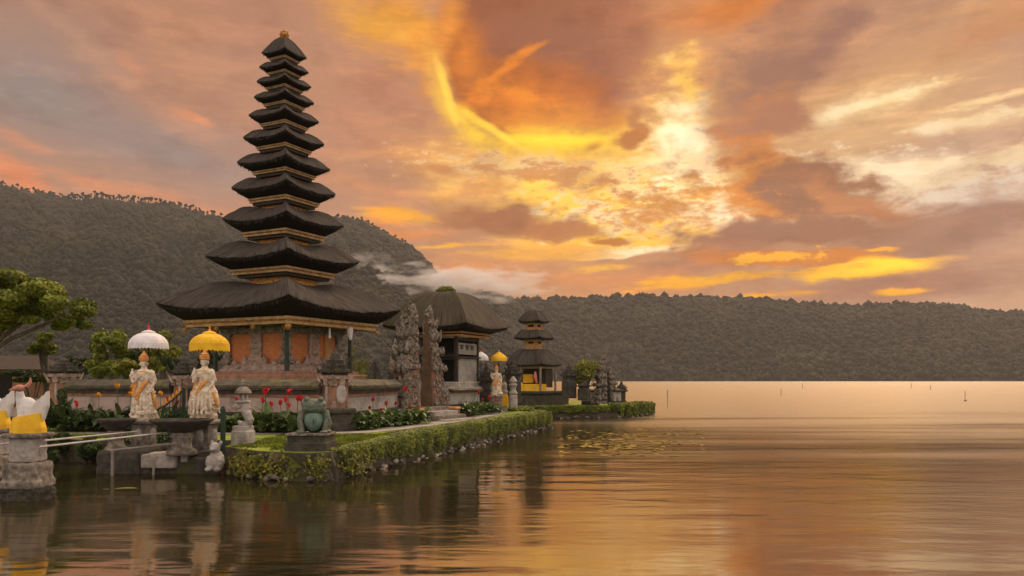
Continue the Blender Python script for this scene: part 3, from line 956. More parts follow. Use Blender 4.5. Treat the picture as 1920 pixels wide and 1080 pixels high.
# trailing growth on the stone front and round the small headland
ip, inn = [], []
fr = [p for p in rs if (-5.9 < p.x and p.y < 17.3)]
for _ in range(48):
    i = random.randrange(len(fr) - 1)
    p = fr[i]
    d = (fr[i + 1] - fr[i]).normalized()
    o = Vector((d.y, -d.x))
    z0 = random.uniform(0.12, 0.5)
    for _ in range(random.randint(20, 60)):
        ip.append((p.x + o.x * random.uniform(0.10, 0.26) + random.gauss(0, .11), p.y + o.y * random.uniform(0.10, 0.26) + random.gauss(0, .06), z0 + random.gauss(0, .075)))
        inn.append((o.x + random.uniform(-.6, .6), o.y + random.uniform(-.6, .6), random.uniform(0, .9)))
tag(leaves('ivy', np.array(ip), np.array(inn), RNG.uniform(0.022, 0.05, len(ip)), M['ivy'], None, 0.65),
    kind='stuff')
hp, hn = [], []
i2 = resample(EDGE[15:22], 0.1)
for _ in range(15000):
    i = random.randrange(len(i2) - 1)
    p = i2[i]
    d = (i2[i + 1] - i2[i]).normalized()
    o = Vector((d.y, -d.x))
    t = p.x > 5.6
    if random.random() < 0.5:
        u, z = random.uniform(-1.0, 0.15), HG + random.uniform(0.0, 0.10 + (0.12 if t else 0.0))
        nn = (0, 0, 1)
    else:
        u = random.uniform(0.06, 0.24)
        z = HG + 0.1 - random.random() ** 1.4 * (0.55 if t else 0.32)
        nn = (o.x, o.y, 0.3)
    hp.append((p.x + o.x * u, p.y + o.y * u, z))
    hn.append(tuple(np.array(nn) + RNG.normal(size=3) * 0.4))
tag(leaves('ground_cover', np.array(hp), np.array(hn), RNG.uniform(0.03, 0.08, len(hp)), M['hedge'], None, 0.6), kind='stuff')


# ------------------------------------------------------------------ hills
def ridge_at(rd, px):
    return float(np.interp(px, [a for a, _ in rd], [b for _, b in rd]))


def hill(name, rd, D0, D1, ncol, nrow, power, rough, ncrown, rcrown, label_stuff, seed):
    """a hillside rising from distance D0 to the ridge rd at D1, and the forest that covers it"""
    rng = np.random.default_rng(seed)
    p0, p1 = rd[0][0], rd[-1][0]

    def point(px, t, up=0.0):
        x = (px - CX) / F
        d = D0 + (D1 - D0) * t
        H = (HY - ridge_at(rd, px)) / F * D1 + CH
        if t <= 1:
            n = mnoise.fractal(Vector((px / 90.0, t * 2.2, seed)), 1.0, 2.0, 5)
            z = H * (t ** power) * (1 + rough * n * (1 - t) * 2.2 * min(1, t * 3)) - 1.5 * (t == 0)
            d += rough * 260 * n * math.sin(math.pi * t)
        else:
            z = H * (1 - (t - 1) * 2.2)
        return (x * d, d, max(z, -3) + up)
    ts = list(np.linspace(0, 1, nrow)) + [1.12, 1.3, 1.5]
    xs = np.linspace(p0, p1, ncol)
    V = np.array([point(px, t) for px in xs for t in ts])
    nr = len(ts)
    fs = np.array([(i * nr + k, (i + 1) * nr + k, (i + 1) * nr + k + 1, i * nr + k + 1) for i in range(ncol - 1) for k in range(nr - 1)])
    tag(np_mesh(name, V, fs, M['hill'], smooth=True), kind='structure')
    cs, rr = [], []
    for _ in range(ncrown):
        t = rng.random() ** 0.8
        px = rng.uniform(p0, p1)
        r = rcrown * min(2.2, rng.lognormal(-0.3, 0.6)) * ((D0 / D1) + (1 - D0 / D1) * t)
        cs.append(point(px, t, r * 0.35))
        rr.append(r)
    for px in np.arange(p0, p1, 1493 / D1 * rcrown * 0.55):     # the skyline
        r = rcrown * rng.uniform(0.4, 0.9)
        cs.append(point(px + rng.uniform(-2, 2), 1.0, r * rng.uniform(-0.6, 0.3)))
        rr.append(r)
    rr = np.array(rr)
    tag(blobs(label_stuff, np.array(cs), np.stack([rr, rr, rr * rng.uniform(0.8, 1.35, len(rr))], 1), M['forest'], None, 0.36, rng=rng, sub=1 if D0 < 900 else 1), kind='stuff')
    return point


RL = [(-420, 300), (-250, 320), (0, 356), (60, 369), (130, 380), (180, 377), (240, 385), (300, 390), (340, 395), (390, 412), (450, 424), (520, 424),
      (600, 418), (640, 415), (680, 421), (720, 443), (760, 464), (785, 482), (800, 500), (835, 532), (880, 552), (930, 556), (955, 590), (985, 660), (1005, 705)]
pl = hill('mountain', RL, 560, 1500, 260, 40, 0.95, 0.34, 62000, 3.9, 'mountain_forest', 3)
RR = [(700, 640), (800, 590), (880, 566), (930, 552), (960, 566), (1050, 563), (1200, 557), (1290, 560), (1420, 562), (1500, 571), (1600, 575), (1720, 571), (1800, 580), (1920, 591), (2100, 606), (2400, 612)]
pr_ = hill('far_hill', RR, 1010, 1420, 220, 24, 0.85, 0.10, 46000, 3.3, 'far_forest', 8)
# thin trees standing out along the mountain skyline
sk, sr, tr = [], [], MB()
for px in list(np.arange(-30, 415, 2.6)) + list(np.arange(628, 700, 3.2)) + list(np.arange(700, 800, 4.5)):
    if random.random() < 0.2:
        continue
    q = Vector(pl(px + random.uniform(-1.5, 1.5), 1.0))
    hgt = random.uniform(8, 18) * (1.0 if px < 440 else 0.75)
    tr.tube([q + Vector((0, 0, -2)), q + Vector((random.uniform(-.6, .6), 0, hgt))], [0.8, 0.5], 4)
    for k in range(random.randint(1, 3)):
        sk.append(tuple(q + Vector((random.uniform(-1.5, 1.5), 0, hgt - k * random.uniform(1, 2.5)))))
        sr.append(random.uniform(1.4, 2.9))
st = tag(tr.build('skyline_trees', M['bark']), kind='stuff')
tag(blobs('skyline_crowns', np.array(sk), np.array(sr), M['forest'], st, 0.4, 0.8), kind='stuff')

# ------------------------------------------------------------------ air
hz_ = MB()
hz_.box((0, 1080, 248), (2300, 2280, 502))
haze = hz_.build('haze', None)
hm = bpy.data.materials.new('haze')
hm.use_nodes = True
ht = hm.node_tree
ht.nodes.clear()
hv = ht.nodes.new('ShaderNodeVolumePrincipled')
hv.inputs['Color'].default_value = (0.92, 0.87, 0.84, 1)
hv.inputs['Density'].default_value = 0.000085
ho = ht.nodes.new('ShaderNodeOutputMaterial')
ht.links.new(hv.outputs[0], ho.inputs['Volume'])
haze.data.materials.append(hm)
tag(haze, kind='stuff')


def mist(c, r, dens, seed):
    e = MB()
    e.ell(c, r, nu=24, nv=14)
    o = e.build('mist', None)
    m = bpy.data.materials.new('mist')
    m.use_nodes = True
    t = m.node_tree
    t.nodes.clear()
    L = t.links
    v = t.nodes.new('ShaderNodeVolumePrincipled')
    v.inputs['Color'].default_value = (0.96, 0.92, 0.91, 1)
    co = t.nodes.new('ShaderNodeTexCoord')
    mp = t.nodes.new('ShaderNodeMapping')
    mp.vector_type = 'TEXTURE'
    mp.inputs['Location'].default_value = c
    mp.inputs['Scale'].default_value = r
    L.new(co.outputs['Object'], mp.inputs[0])
    ln = t.nodes.new('ShaderNodeVectorMath')
    ln.operation = 'LENGTH'
    L.new(mp.outputs[0], ln.inputs[0])
    n = t.nodes.new('ShaderNodeTexNoise')
    n.noise_dimensions = '4D'
    n.inputs['W'].default_value = seed
    n.inputs['Scale'].default_value = 2.2
    n.inputs['Detail'].default_value = 5
    L.new(mp.outputs[0], n.inputs['Vector'])
    a = t.nodes.new('ShaderNodeMath')
    a.operation = 'MULTIPLY_ADD'
    a.inputs[1].default_value = 4.2
    a.inputs[2].default_value = -1.40
    L.new(n.outputs[0], a.inputs[0])
    s = t.nodes.new('ShaderNodeMath')
    s.operation = 'SUBTRACT'
    L.new(a.outputs[0], s.inputs[0])
    L.new(ln.outputs['Value'], s.inputs[1])
    k = t.nodes.new('ShaderNodeMapRange')
    k.inputs[1].default_value, k.inputs[2].default_value = 0.0, 0.7
    k.inputs[3].default_value, k.inputs[4].default_value = 0.0, dens
    L.new(s.outputs[0], k.inputs[0])
    L.new(k.outputs[0], v.inputs['Density'])
    out = t.nodes.new('ShaderNodeOutputMaterial')
    L.new(v.outputs[0], out.inputs['Volume'])
    o.data.materials.append(m)
    tag(o, kind='stuff')


def mist_at(px, py, w, h, Y, dens, seed):
    c = at(px, py, Y)
    mist(tuple(c), (w / F * Y, 40, h / F * Y), dens, seed)


mist_at(820, 526, 120, 40, 900, 0.065, 1.0)
mist_at(925, 532, 130, 38, 905, 0.060, 2.7)
mist_at(690, 500, 70, 30, 960, 0.02, 4.1)

# ------------------------------------------------------------------ thatched roofs
def thatch_roof(name, parent, neck, zneck, lip, zlip, beam, zbeam, lift, m, hump=0.0, th=0.12, ns=28, nt=14, seed=0, ratio=1.0, power=1.9):
    """four-sided thatched roof: from the neck (half width) out to the lip, whose corners turn up by lift, then the cut
    edge runs back under to the beam; hips stand proud of the slopes by hump"""
    verts, uvs = [], []
    rings = []
    for k in range(nt + 1):
        t = k / nt
        w = neck + (lip - neck) * t
        z = zlip + (zneck - zlip) * (1 - t ** power)
        rings.append((w, z, lift * t ** 1.5 + hump * math.sin(math.pi * min(1, t * 0.9 + 0.1)) * 0.6, t, 1.0))
    rings.append((lip * 1.004, zlip - th * 0.30, lift * 0.98, 1.04, 1))
    rings.append((lip * 0.985, zlip - th * 0.75, lift * 0.90, 1.08, 1))
    rings.append((lip * 0.5 + beam * 0.5, zlip * 0.42 + zbeam * 0.58 - th * 0.25, lift * 0.42, 1.25, 0.6))
    rings.append((beam, zbeam, lift * 0.05, 1.5, 0))
    n = 4 * ns
    for w, z, lf, t, nz in rings:
        for i in range(n + 1):
            side, s = divmod(i % n, ns)
            s = -1 + 2 * s / ns
            a = abs(s)
            bulge = 1 - 0.012 * (1 - a * a) * (1 if t > 0.6 else 0)
            x, y = w * bulge, s * w
            x, y = x * 1.0, y
            for _ in range(side):
                x, y = -y, x
            e = (0.014 * mnoise.noise(Vector((x * 2.1 + seed, y * 2.1, z * 2))) + 0.012 * mnoise.noise(Vector((x * 7 + seed, y * 7, z * 3)))) * min(lip, 2.2) * nz * min(1, t * 2)
            q = a ** 2.4
            verts.append((x * (1 + e / lip), y * ratio * (1 + e / lip), z + lf * q + e * 1.3))
            uvs.append(((i / n) * 8 * lip / 4.0, t * lip / 4.0))
    def sheet(nm, r0, r1, mm, par):
        fs = []
        for r in range(r1 - r0):
            for i in range(n):
                a = r * (n + 1) + i
                fs.append((a, a + n + 1, a + n + 2, a + 1))
        me = bpy.data.meshes.new(nm)
        me.from_pydata(verts[r0 * (n + 1):(r1 + 1) * (n + 1)], [], fs)
        uv = me.uv_layers.new(name='fibres')
        for lp in me.loops:
            uv.data[lp.index].uv = uvs[lp.vertex_index + r0 * (n + 1)]
        me.update()
        return mesh_obj(nm, me, mm, par, True)
    o = sheet(name, 0, nt + 1, m, parent)
    sheet('cut_edge', nt + 1, len(rings) - 1, M['cutedge'], o)
    sv, sf = [], []                              # frayed fibres along the cut edge
    for _ in range(int(lip * 330)):
        side, s = random.randrange(4), random.uniform(-1, 1)
        a = abs(s) ** 2.4
        q = random.random()
        ow = lip * (1.004 - 0.03 * q)
        z = zlip + lift * 0.95 * a - th * (0.2 + 0.9 * q)
        L = random.uniform(0.03, 0.11) * (1 if lip > 1.2 else 0.6)
        wd = random.uniform(0.006, 0.018)
        ln = random.uniform(-0.03, 0.03)
        quad = [(ow, s * ow - wd, z + 0.03), (ow, s * ow + wd, z + 0.03), (ow + 0.012, s * ow + wd * 0.4 + ln, z - L), (ow + 0.012, s * ow - wd * 0.4 + ln, z - L)]
        for x, y, zz in quad:
            for _k in range(side):
                x, y = -y, x
            sv.append((x, y * ratio, zz))
        n0 = len(sv) - 4
        sf.append((n0, n0 + 1, n0 + 2, n0 + 3))
    fr = MB()
    fr.v, fr.f = sv, sf
    tag(fr.build('frayed_edge', M['strand'], o), kind='stuff')
    return o


def square_ring(mb, r0, r1, z0, z1, ratio=1.0):
    """square frame between half widths r0 < r1"""
    for sx_, sy_ in ((1, 0), (-1, 0)):
        mb.box((sx_ * (r0 + r1) / 2, 0, (z0 + z1) / 2), (r1 - r0, 2 * r1 * ratio, z1 - z0))
    for sy_ in (1, -1):
        mb.box((0, sy_ * (r1 * ratio - (r1 - r0) / 2), (z0 + z1) / 2), (2 * r0 - 0.004, r1 - r0 - 0.004, z1 - z0 - 0.004))
    return mb


def eave_frame(root, r, z, h, ratio=1.0, mt=None, dent=True, half=None):
    """stepped timber frame under the eaves, with a row of rafter ends along it"""
    e = MB()
    square_ring(e, r - 0.10 * h / 0.25, r, z + h * 0.62, z + h, ratio)
    square_ring(e, r - 0.22 * h / 0.25, r - 0.07 * h / 0.25, z, z + h * 0.40, ratio)
    o = e.build('eave_beam', mt or M['cream'], root)
    if dent:
        d = MB()
        n = max(7, int(2 * r / 0.14))
        rr = r - 0.035
        for i in range(n):
            u = -rr + 2 * rr * (i + 0.5) / n
            wd = 2 * rr / n * 0.5
            for sg in (1, -1):
                d.box((sg * (rr - 0.03), u * ratio, z + h * 0.51), (0.06, wd, h * 0.20))
                d.box((u, sg * (rr * ratio - 0.03), z + h * 0.51), (wd, 0.06, h * 0.20))
        d.build('rafter_ends', M['gold'], o)
    return o


# ------------------------------------------------------------------ eleven-tiered meru
YM = 31.0
XM = (533 - CX) / F * YM
meru = thing('pagoda', 'tall eleven tiered pagoda of black thatched roofs, dominating the island behind the wall', 'pagoda', (XM, YM, 0), R(-27))
tips = [567, 478, 409, 350, 303, 257, 215, 181, 152, 125, 98]
wid = [458, 288, 227, 195, 175, 152, 132, 113, 102, 92, 84]
lips, zl = [], []
for k in range(11):
    lo, hi = 0.05, 8.0
    for _ in range(50):                         # corner distance that spans this tier's width
        r = (lo + hi) / 2
        cph, sph = math.cos(R(18)), math.sin(R(18))
        xr = (XM + r * cph) / (YM + r * sph)
        xl = (XM - r * cph) / (YM - r * sph)
        if (xr - xl) * F < wid[k]:
            lo = r
        else:
            hi = r
    lips.append(r / math.sqrt(2))
    zl.append(CH + (HY - tips[k]) / F * (YM - 0.31 * r))
zl.append(zl[10] + 0.42)
for k in range(11):
    sp = zl[k] - (zl[k - 1] if k else 2.2)
    lip = lips[k]
    up = zl[k + 1] - zl[k]
    kb = 0.80 if k == 0 else 0.69
    beam = lip * kb
    fall = 0.64 if k == 0 else 0.52 * min(1.0, sp / 1.5)
    lift = 0.30 if k == 0 else 0.21 * min(1.0, sp / 1.5)
    zb = zl[k] - fall
    hb = 0.26 if k == 0 else 0.20 * min(1.0, sp / 1.6)
    th = 0.17 if k == 0 else 0.11 * min(1.0, sp / 1.2)
    if k < 10:
        nfall = 0.52 * min(1.0, up / 1.5)
        nh = 0.20 * min(1.0, up / 1.6)
        ztop = zl[k + 1] - nfall - nh            # underside of the next eave frame
        neck = lips[k + 1] * 0.45
        zneck = ztop - 0.19 * up
        hump = 0.22 * up
        pw = 1.45 if k == 0 else 1.65
    else:
        neck, zneck, ztop, hump, pw = 0.09, zl[10] + 0.66, zl[10] + 0.7, 0.05, 1.4
    thatch_roof('roof', meru, neck, zneck, lip, zl[k] - lift * 0.9, beam, zb, lift, M['thatch'], hump, th, seed=k * 3.7, power=pw)
    eave_frame(meru, beam + 0.01, zb - hb - 0.01, hb)
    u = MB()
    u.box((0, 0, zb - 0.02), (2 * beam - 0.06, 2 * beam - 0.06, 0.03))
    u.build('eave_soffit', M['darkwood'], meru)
    if k < 10:
        nb = MB()
        nw = lips[k + 1] * 0.44
        zt = zl[k + 1] - nfall - 0.04
        nb.box((0, 0, (zneck - 0.25 + zt) / 2), (2 * nw, 2 * nw, zt - zneck + 0.25))
        bd = nb.build('tier_body', M['gold'], meru)
        pl_ = MB()
        sh = lips[k + 1] * 0.60
        pl_.box((0, 0, ztop + nh * 0.05 - 0.02 - 0.05), (2 * sh, 2 * sh, 0.10))
        pl_.build('tier_shelf', M['darkwood'], bd)
# finial
fn = MB()
z0 = zl[10] + 0.60
fn.lathe([(0.15, 0), (0.19, 0.05), (0.12, 0.09), (0.17, 0.13), (0.19, 0.19), (0.10, 0.24), (0.06, 0.28), (0.09, 0.31), (0.05, 0.35), (0.01, 0.44)], 12, (0, 0, z0))
for a in range(4):
    fn.blade((0.15 * math.cos(a * math.pi / 2), 0.15 * math.sin(a * math.pi / 2), z0 + 0.17), (math.cos(a * math.pi / 2), math.sin(a * math.pi / 2)), 0.06, 0.13, 0.03)
fn.build('finial', M['gold'], meru)
# shrine room under the lowest roof
lip0 = lips[0]
zb0 = zl[0] - 0.64 - 0.28
fz = 2.10
p = MB()
p.box((0, 0, (fz + 0.10 + 0.5) / 2), (2 * 2.30, 2 * 2.30, fz + 0.10 - 0.5), bev=0.05)
p.box((0, 0, fz + 0.12), (2 * 2.05, 2 * 2.05, 0.16), bev=0.03)
p.build('plinth', M['clay'], meru)
p = MB()
for z, w, h in ((fz + 0.24, 1.72, 0.10), (fz + 0.34, 1.64, 0.10), (fz + 0.44, 1.58, 0.10)):
    p.box((0, 0, z), (2 * w, 2 * w, h), bev=0.02)
for sg in (-1, 1):                            # scrolls at the foot of the walls
    for ax in range(2):
        for k in range(7):
            u = (-1.5 + 3.0 * k / 6)
            c = (u, sg * 1.55, fz + 0.46) if ax == 0 else (sg * 1.55, u, fz + 0.46)
            hgt = 0.20 + 0.20 * (abs(k - 3) in (1, 3))
            p.blade(c, (0, sg) if ax == 0 else (sg, 0), 0.22, hgt, 0.14, 0.1)
p.build('carved_base', M['pinkstone'], meru, remesh=0.025, disp=0.05, dscale=0.07)
bw = 1.42
p = MB()
p.box((0, 0, (fz + 0.46 + zb0) / 2), (2 * bw, 2 * bw, zb0 - fz - 0.46))
p.build('wall', M['brick'], meru)
p = MB()                                        # carved corner pilasters and cornice
for sa in (-1, 1):
    for sb in (-1, 1):
        for k in range(7):
            z = fz + 0.50 + (zb0 - fz - 0.5) * (k + 0.5) / 7
            q = 0.12 + 0.04 * (k % 2) + (0.10 if k == 0 or k == 6 else 0)
            p.box((sa * (bw + 0.02), sb * (bw + 0.02), z), (2 * q, 2 * q, (zb0 - fz - 0.5) / 7 * 1.02), bev=0.02)
p.box((0, 0, zb0 - 0.12), (2 * bw + 0.24, 2 * bw + 0.24, 0.22))
p.build('pilasters', M['stone'], meru, remesh=0.03, disp=0.05, dscale=0.08)
for ax in range(4):                             # tall carved panel in the middle of each wall
    d = MB()
    cx_, sx_ = math.cos(ax * math.pi / 2), math.sin(ax * math.pi / 2)

    def put(u, out, z, su, so, szz):
        d.box((cx_ * (bw + out) - sx_ * u, sx_ * (bw + out) + cx_ * u, z), (so if ax % 2 == 0 else su, su if ax % 2 == 0 else so, szz), bev=0.015)
    zc = fz + 0.55
    put(0, 0.02, zc + 0.55, 0.38, 0.12, 1.15)
    put(-0.25, 0.02, zc + 0.60, 0.07, 0.20, 1.30)
    put(0.25, 0.02, zc + 0.60, 0.07, 0.20, 1.30)
    for k in range(5):
        put(0, 0.06, zc + 0.18 + 0.20 * k, 0.30 - 0.04 * k, 0.14, 0.12)
    put(0, 0.02, zc + 1.30, 0.66, 0.22, 0.12)
    for k in range(4):
        put(0, 0.04, zc - 0.02 + k * 0.07, 1.0 - k * 0.13, 0.26 - k * 0.03, 0.07)
    d.build('carved_panel', M['pinkstone'], meru, remesh=0.02, disp=0.04, dscale=0.05)
p = MB()
p.box((bw + 0.03, 0.83, fz + 1.1), (0.10, 0.38, 1.15), bev=0.02)
p.build('side_door', M['ochre'], meru)
for sa in (-1, 1):
    for sb in (-1, 1):
        c = MB()
        cr = 1.86
        c.lathe([(0.085, fz + 0.20), (0.085, fz + 0.9), (0.07, fz + 0.95), (0.07, zb0 - 0.25), (0.10, zb0 - 0.2), (0.10, zb0 + 0.02)], 8, (sa * 1.78, sb * 1.78, 0))
        co_ = c.build('column', M['greenwood'], meru)
        c = MB()
        c.lathe([(0.22, 0), (0.24, 0.06), (0.15, 0.12), (0.19, 0.18), (0.10, 0.24)], 8, (sa * 1.78, sb * 1.78, fz + 0.0))
        c.build('column_base', M['darkstone'], co_)
        c = MB()
        c.lathe([(0.11, -0.16), (0.15, -0.08), (0.20, 0.0)], 8, (sa * 1.78, sb * 1.78, zb0))
        c.build('capital', M['gold'], co_)
for sa in (-1, 1):                              # carved drops on the eave beam
    for sb in (-1, 1):
        d = MB()
        rb = lip0 * 0.80 - 0.05
        d.lathe([(0.04, 0), (0.12, -0.05), (0.10, -0.12), (0.03, -0.20)], 8, (sa * rb, sb * rb, zb0 - 0.0))
        d.build('corner_drop', M['ochre'], meru)
    d = MB()
    d.lathe([(0.03, 0), (0.09, -0.04), (0.08, -0.10), (0.02, -0.17)], 8, (sa * 0.9, -(lip0 * 0.80 - 0.05), zb0))
    d.build('beam_drop', M['ochre'], meru)
d = MB()
d.tube([(lip0 * 0.8 - 0.1, 0.9, zb0 + 0.05), (lip0 * 0.8 - 0.1, 0.9, zb0 - 0.2), (lip0 * 0.8 - 0.08, 0.92, zb0 - 0.42)], [0.13, 0.11, 0.05], 8)
d.build('hanging_cloth', M['white'], meru)
d = MB()
d.tube([(lip0 * 0.8 - 0.25, -0.1, zb0 + 0.05), (lip0 * 0.8 - 0.25, -0.1, zb0 - 0.40)], [0.02, 0.05], 6)
d.build('hanging_lamp', M['white'], meru)

# ------------------------------------------------------------------ thatched bale behind the gate
YB = 36.0
bx = (838 - CX) / F * YB
bale = thing('shrine_pavilion', 'open thatched pavilion with plants growing on its roof, right behind the split gate', 'pavilion', (bx, YB, 0), R(-24))
zk = CH + (HY - 607) / F * YB
bl = 2.08
thatch_roof('roof', bale, 0.50, zk + 1.40, bl, zk - 0.22, bl * 0.72, zk - 0.42, 0.16, M['moss_thatch'], 0.10, 0.16, seed=77, power=1.55)
eave_frame(bale, bl * 0.72, zk - 0.66, 0.23, dent=False, mt=M['ochre'])
p = MB()
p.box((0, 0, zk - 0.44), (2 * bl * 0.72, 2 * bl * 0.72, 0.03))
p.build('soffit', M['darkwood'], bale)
bh = 1.08
zt = zk - 0.66
p = MB()
for sa in (-1, 1):
    for sb in (-1, 1):
        p.box((sa * (bh - 0.07), sb * (bh - 0.07), (1.9 + zt) / 2), (0.16, 0.16, zt - 1.9 + 0.1), bev=0.02)
p.box((0, -bh + 0.07, zt - 0.80), (2 * bh - 0.1, 0.13, 0.12))
p.box((0, bh - 0.07, zt - 0.08), (2 * bh - 0.1, 0.13, 0.12))
p.box((bh - 0.07, 0, zt - 0.081), (0.13, 2 * bh - 0.1, 0.12))
p.box((-bh + 0.07, 0, zt - 0.081), (0.13, 2 * bh - 0.1, 0.12))
p.build('frame', M['darkwood'], bale)
MB().box((0, -bh + 0.0, zt - 0.95), (2 * bh + 0.2, 0.3, 0.05)).build('front_ledge', M['darkwood'], bale)
MB().box((bh + 0.02, 0, zt - 0.88), (0.14, 2 * bh + 0.1, 0.07)).build('side_ledge', M['darkwood'], bale)
p = MB()
p.box((bh - 0.09, 0, (1.9 + zt - 0.9) / 2), (0.10, 2 * bh - 0.32, zt - 0.9 - 1.9))
p.box((bh - 0.09, 0, zt - 0.50), (0.10, 2 * bh - 0.32, 0.50))
p.box((-bh + 0.09, 0, (1.9 + zt) / 2), (0.10, 2 * bh - 0.32, zt - 1.9))
p.box((0, bh - 0.09, (1.9 + zt) / 2), (2 * bh - 0.32, 0.10, zt - 1.9))
p.build('wall', M['greyplaster'], bale)
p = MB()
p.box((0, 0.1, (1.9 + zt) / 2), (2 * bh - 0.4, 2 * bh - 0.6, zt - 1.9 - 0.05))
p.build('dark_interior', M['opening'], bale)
for k in range(3):
    p = MB()
    for j in range(3):
        p.box((bh - 0.03, -0.55 + 0.5 * k, zt - 0.36 - 0.07 * j), (0.03, 0.30 - 0.06 * j, 0.05))
    p.build('lattice', M['darkwood'], bale)
p = MB()
p.box((0, 0, 1.80), (2 * bh + 0.5, 2 * bh + 0.5, 0.22), bev=0.03)
p.box((0, 0, 1.58), (2 * bh + 0.9, 2 * bh + 0.9, 0.22), bev=0.03)
p.box((0, 0, 1.05), (2 * bh + 0.6, 2 * bh + 0.6, 0.84))
p.build('base', M['palestone'], bale)
d = MB()
d.lathe([(0.01, 0.32), (0.02, 0.1), (0.045, 0.06), (0.03, 0)], 8, (-0.35, -bh - 0.25, zt - 0.30))
d.build('hanging_lamp', M['white'], bale)
pts, nn = clump_points([(((-0.20 + 0.14 * k) - 0.1, -0.1, zk + 1.44 + 0.06 * (k % 2)), (0.24, 0.24, 0.16 + 0.05 * (k % 2))) for k in range(5)], 900)
leaves('roof_plants', pts, nn, RNG.uniform(0.03, 0.075, len(pts)), M['crown_yellow'], bale)

# ------------------------------------------------------------------ small three-tiered meru
YS = 46.0
xs_ = (1001 - CX) / F * YS
sm = thing('small_pagoda', 'small three tiered thatched pagoda with yellow cloths inside, on the far end of the island', 'pagoda', (xs_, YS, 0), R(-30))
px_ = YS / F


def zs(py):
    return CH + (HY - py) * px_


tier = [(104, 686, 655, 0.45, 0.84), (75, 634, 619, 0.52, 0.60), (58, 603, 583, 0.10, 0.55)]
for k, (wd, yl, yt, nk, bm) in enumerate(tier):
    lip = wd * px_ / 1.34 / 2 * 0.98
    zlip = zs(yl - (2 if k else 4))
    nkw = [15, 14, 3][k] * px_ * 0.8
    thatch_roof('roof', sm, nkw, zs(yt), lip, zlip - 0.05, lip * bm, zlip - 0.16, 0.07, M['thatch'], 0.10, 0.14, seed=50 + k, power=1.9)
    eave_frame(sm, lip * bm, zlip - 0.28, 0.10, dent=False)
    if k < 2:
        n_ = MB()
        w_k = [0.36, 0.34][k]
        zt_ = zs(tier[k + 1][1]) - 0.05
        n_.box((0, 0, (zs(yt) - 0.2 + zt_) / 2), (2 * w_k, 2 * w_k, zt_ - zs(yt) + 0.2))
        o = n_.build('tier_body', M['ochre'], sm)
        MB().box((0, -w_k - 0.01, zt_ - 0.22), (0.34, 0.03, 0.12)).build('tier_opening', M['opening'], o)
        MB().box((w_k + 0.01, 0, zt_ - 0.22), (0.03, 0.34, 0.12)).build('tier_opening', M['opening'], o)
f_ = MB()
f_.lathe([(0.10, 0), (0.14, 0.05), (0.06, 0.10), (0.10, 0.16), (0.03, 0.22), (0.015, 0.40)], 10, (0, 0, zs(584)))
for a in range(4):
    f_.blade((0.10 * math.cos(a * 1.571), 0.10 * math.sin(a * 1.571), zs(584) + 0.08), (math.cos(a * 1.571), math.sin(a * 1.571)), 0.06, 0.2, 0.03)
f_.build('finial', M['stone'], sm)
zfl, ztp = zs(733), zs(691)
for sa in (-1, 1):
    for sb in (-1, 1):
        c = MB()
        c.box((sa * 0.92, sb * 0.92, (zfl + ztp) / 2), (0.10, 0.10, ztp - zfl), bev=0.015)
        c.build('post', M['greywood'], sm)
c = MB()
c.box((0, 0.45, (zfl + ztp) / 2 + 0.1), (1.5, 0.9, ztp - zfl - 0.2))
c.build('inner_shrine', M['darkwood'], sm)
c = MB()
c.box((0, -0.45, zfl + 0.20), (1.66, 0.9, 0.40), bev=0.03)
c.build('lower_cloth', M['yellow'], sm)
c = MB()
c.box((-0.30, -0.12, zfl + 0.72), (0.62, 0.2, 0.5), bev=0.03)
c.build('hanging_cloth', M['yellow'], sm)
c = MB()
c.tube([(0.60, -0.95, zfl + 1.1), (0.62, -0.96, zfl + 0.8), (0.70, -0.96, zfl + 0.45)], [0.06, 0.10, 0.05], 6)
c.build('tied_cloth', M['pink'], sm)
c = MB()
c.box((0, 0, zfl - 0.06), (3.1, 3.1, 0.13), bev=0.02)
c.box((0, 0, zfl - 0.20), (2.8, 2.8, 0.18))
c.box((0, 0, (zfl - 0.29 + 0.5) / 2), (3.0, 3.0, zfl - 0.29 - 0.5 + 0.1))
c.build('platform', M['darkstone'], sm)

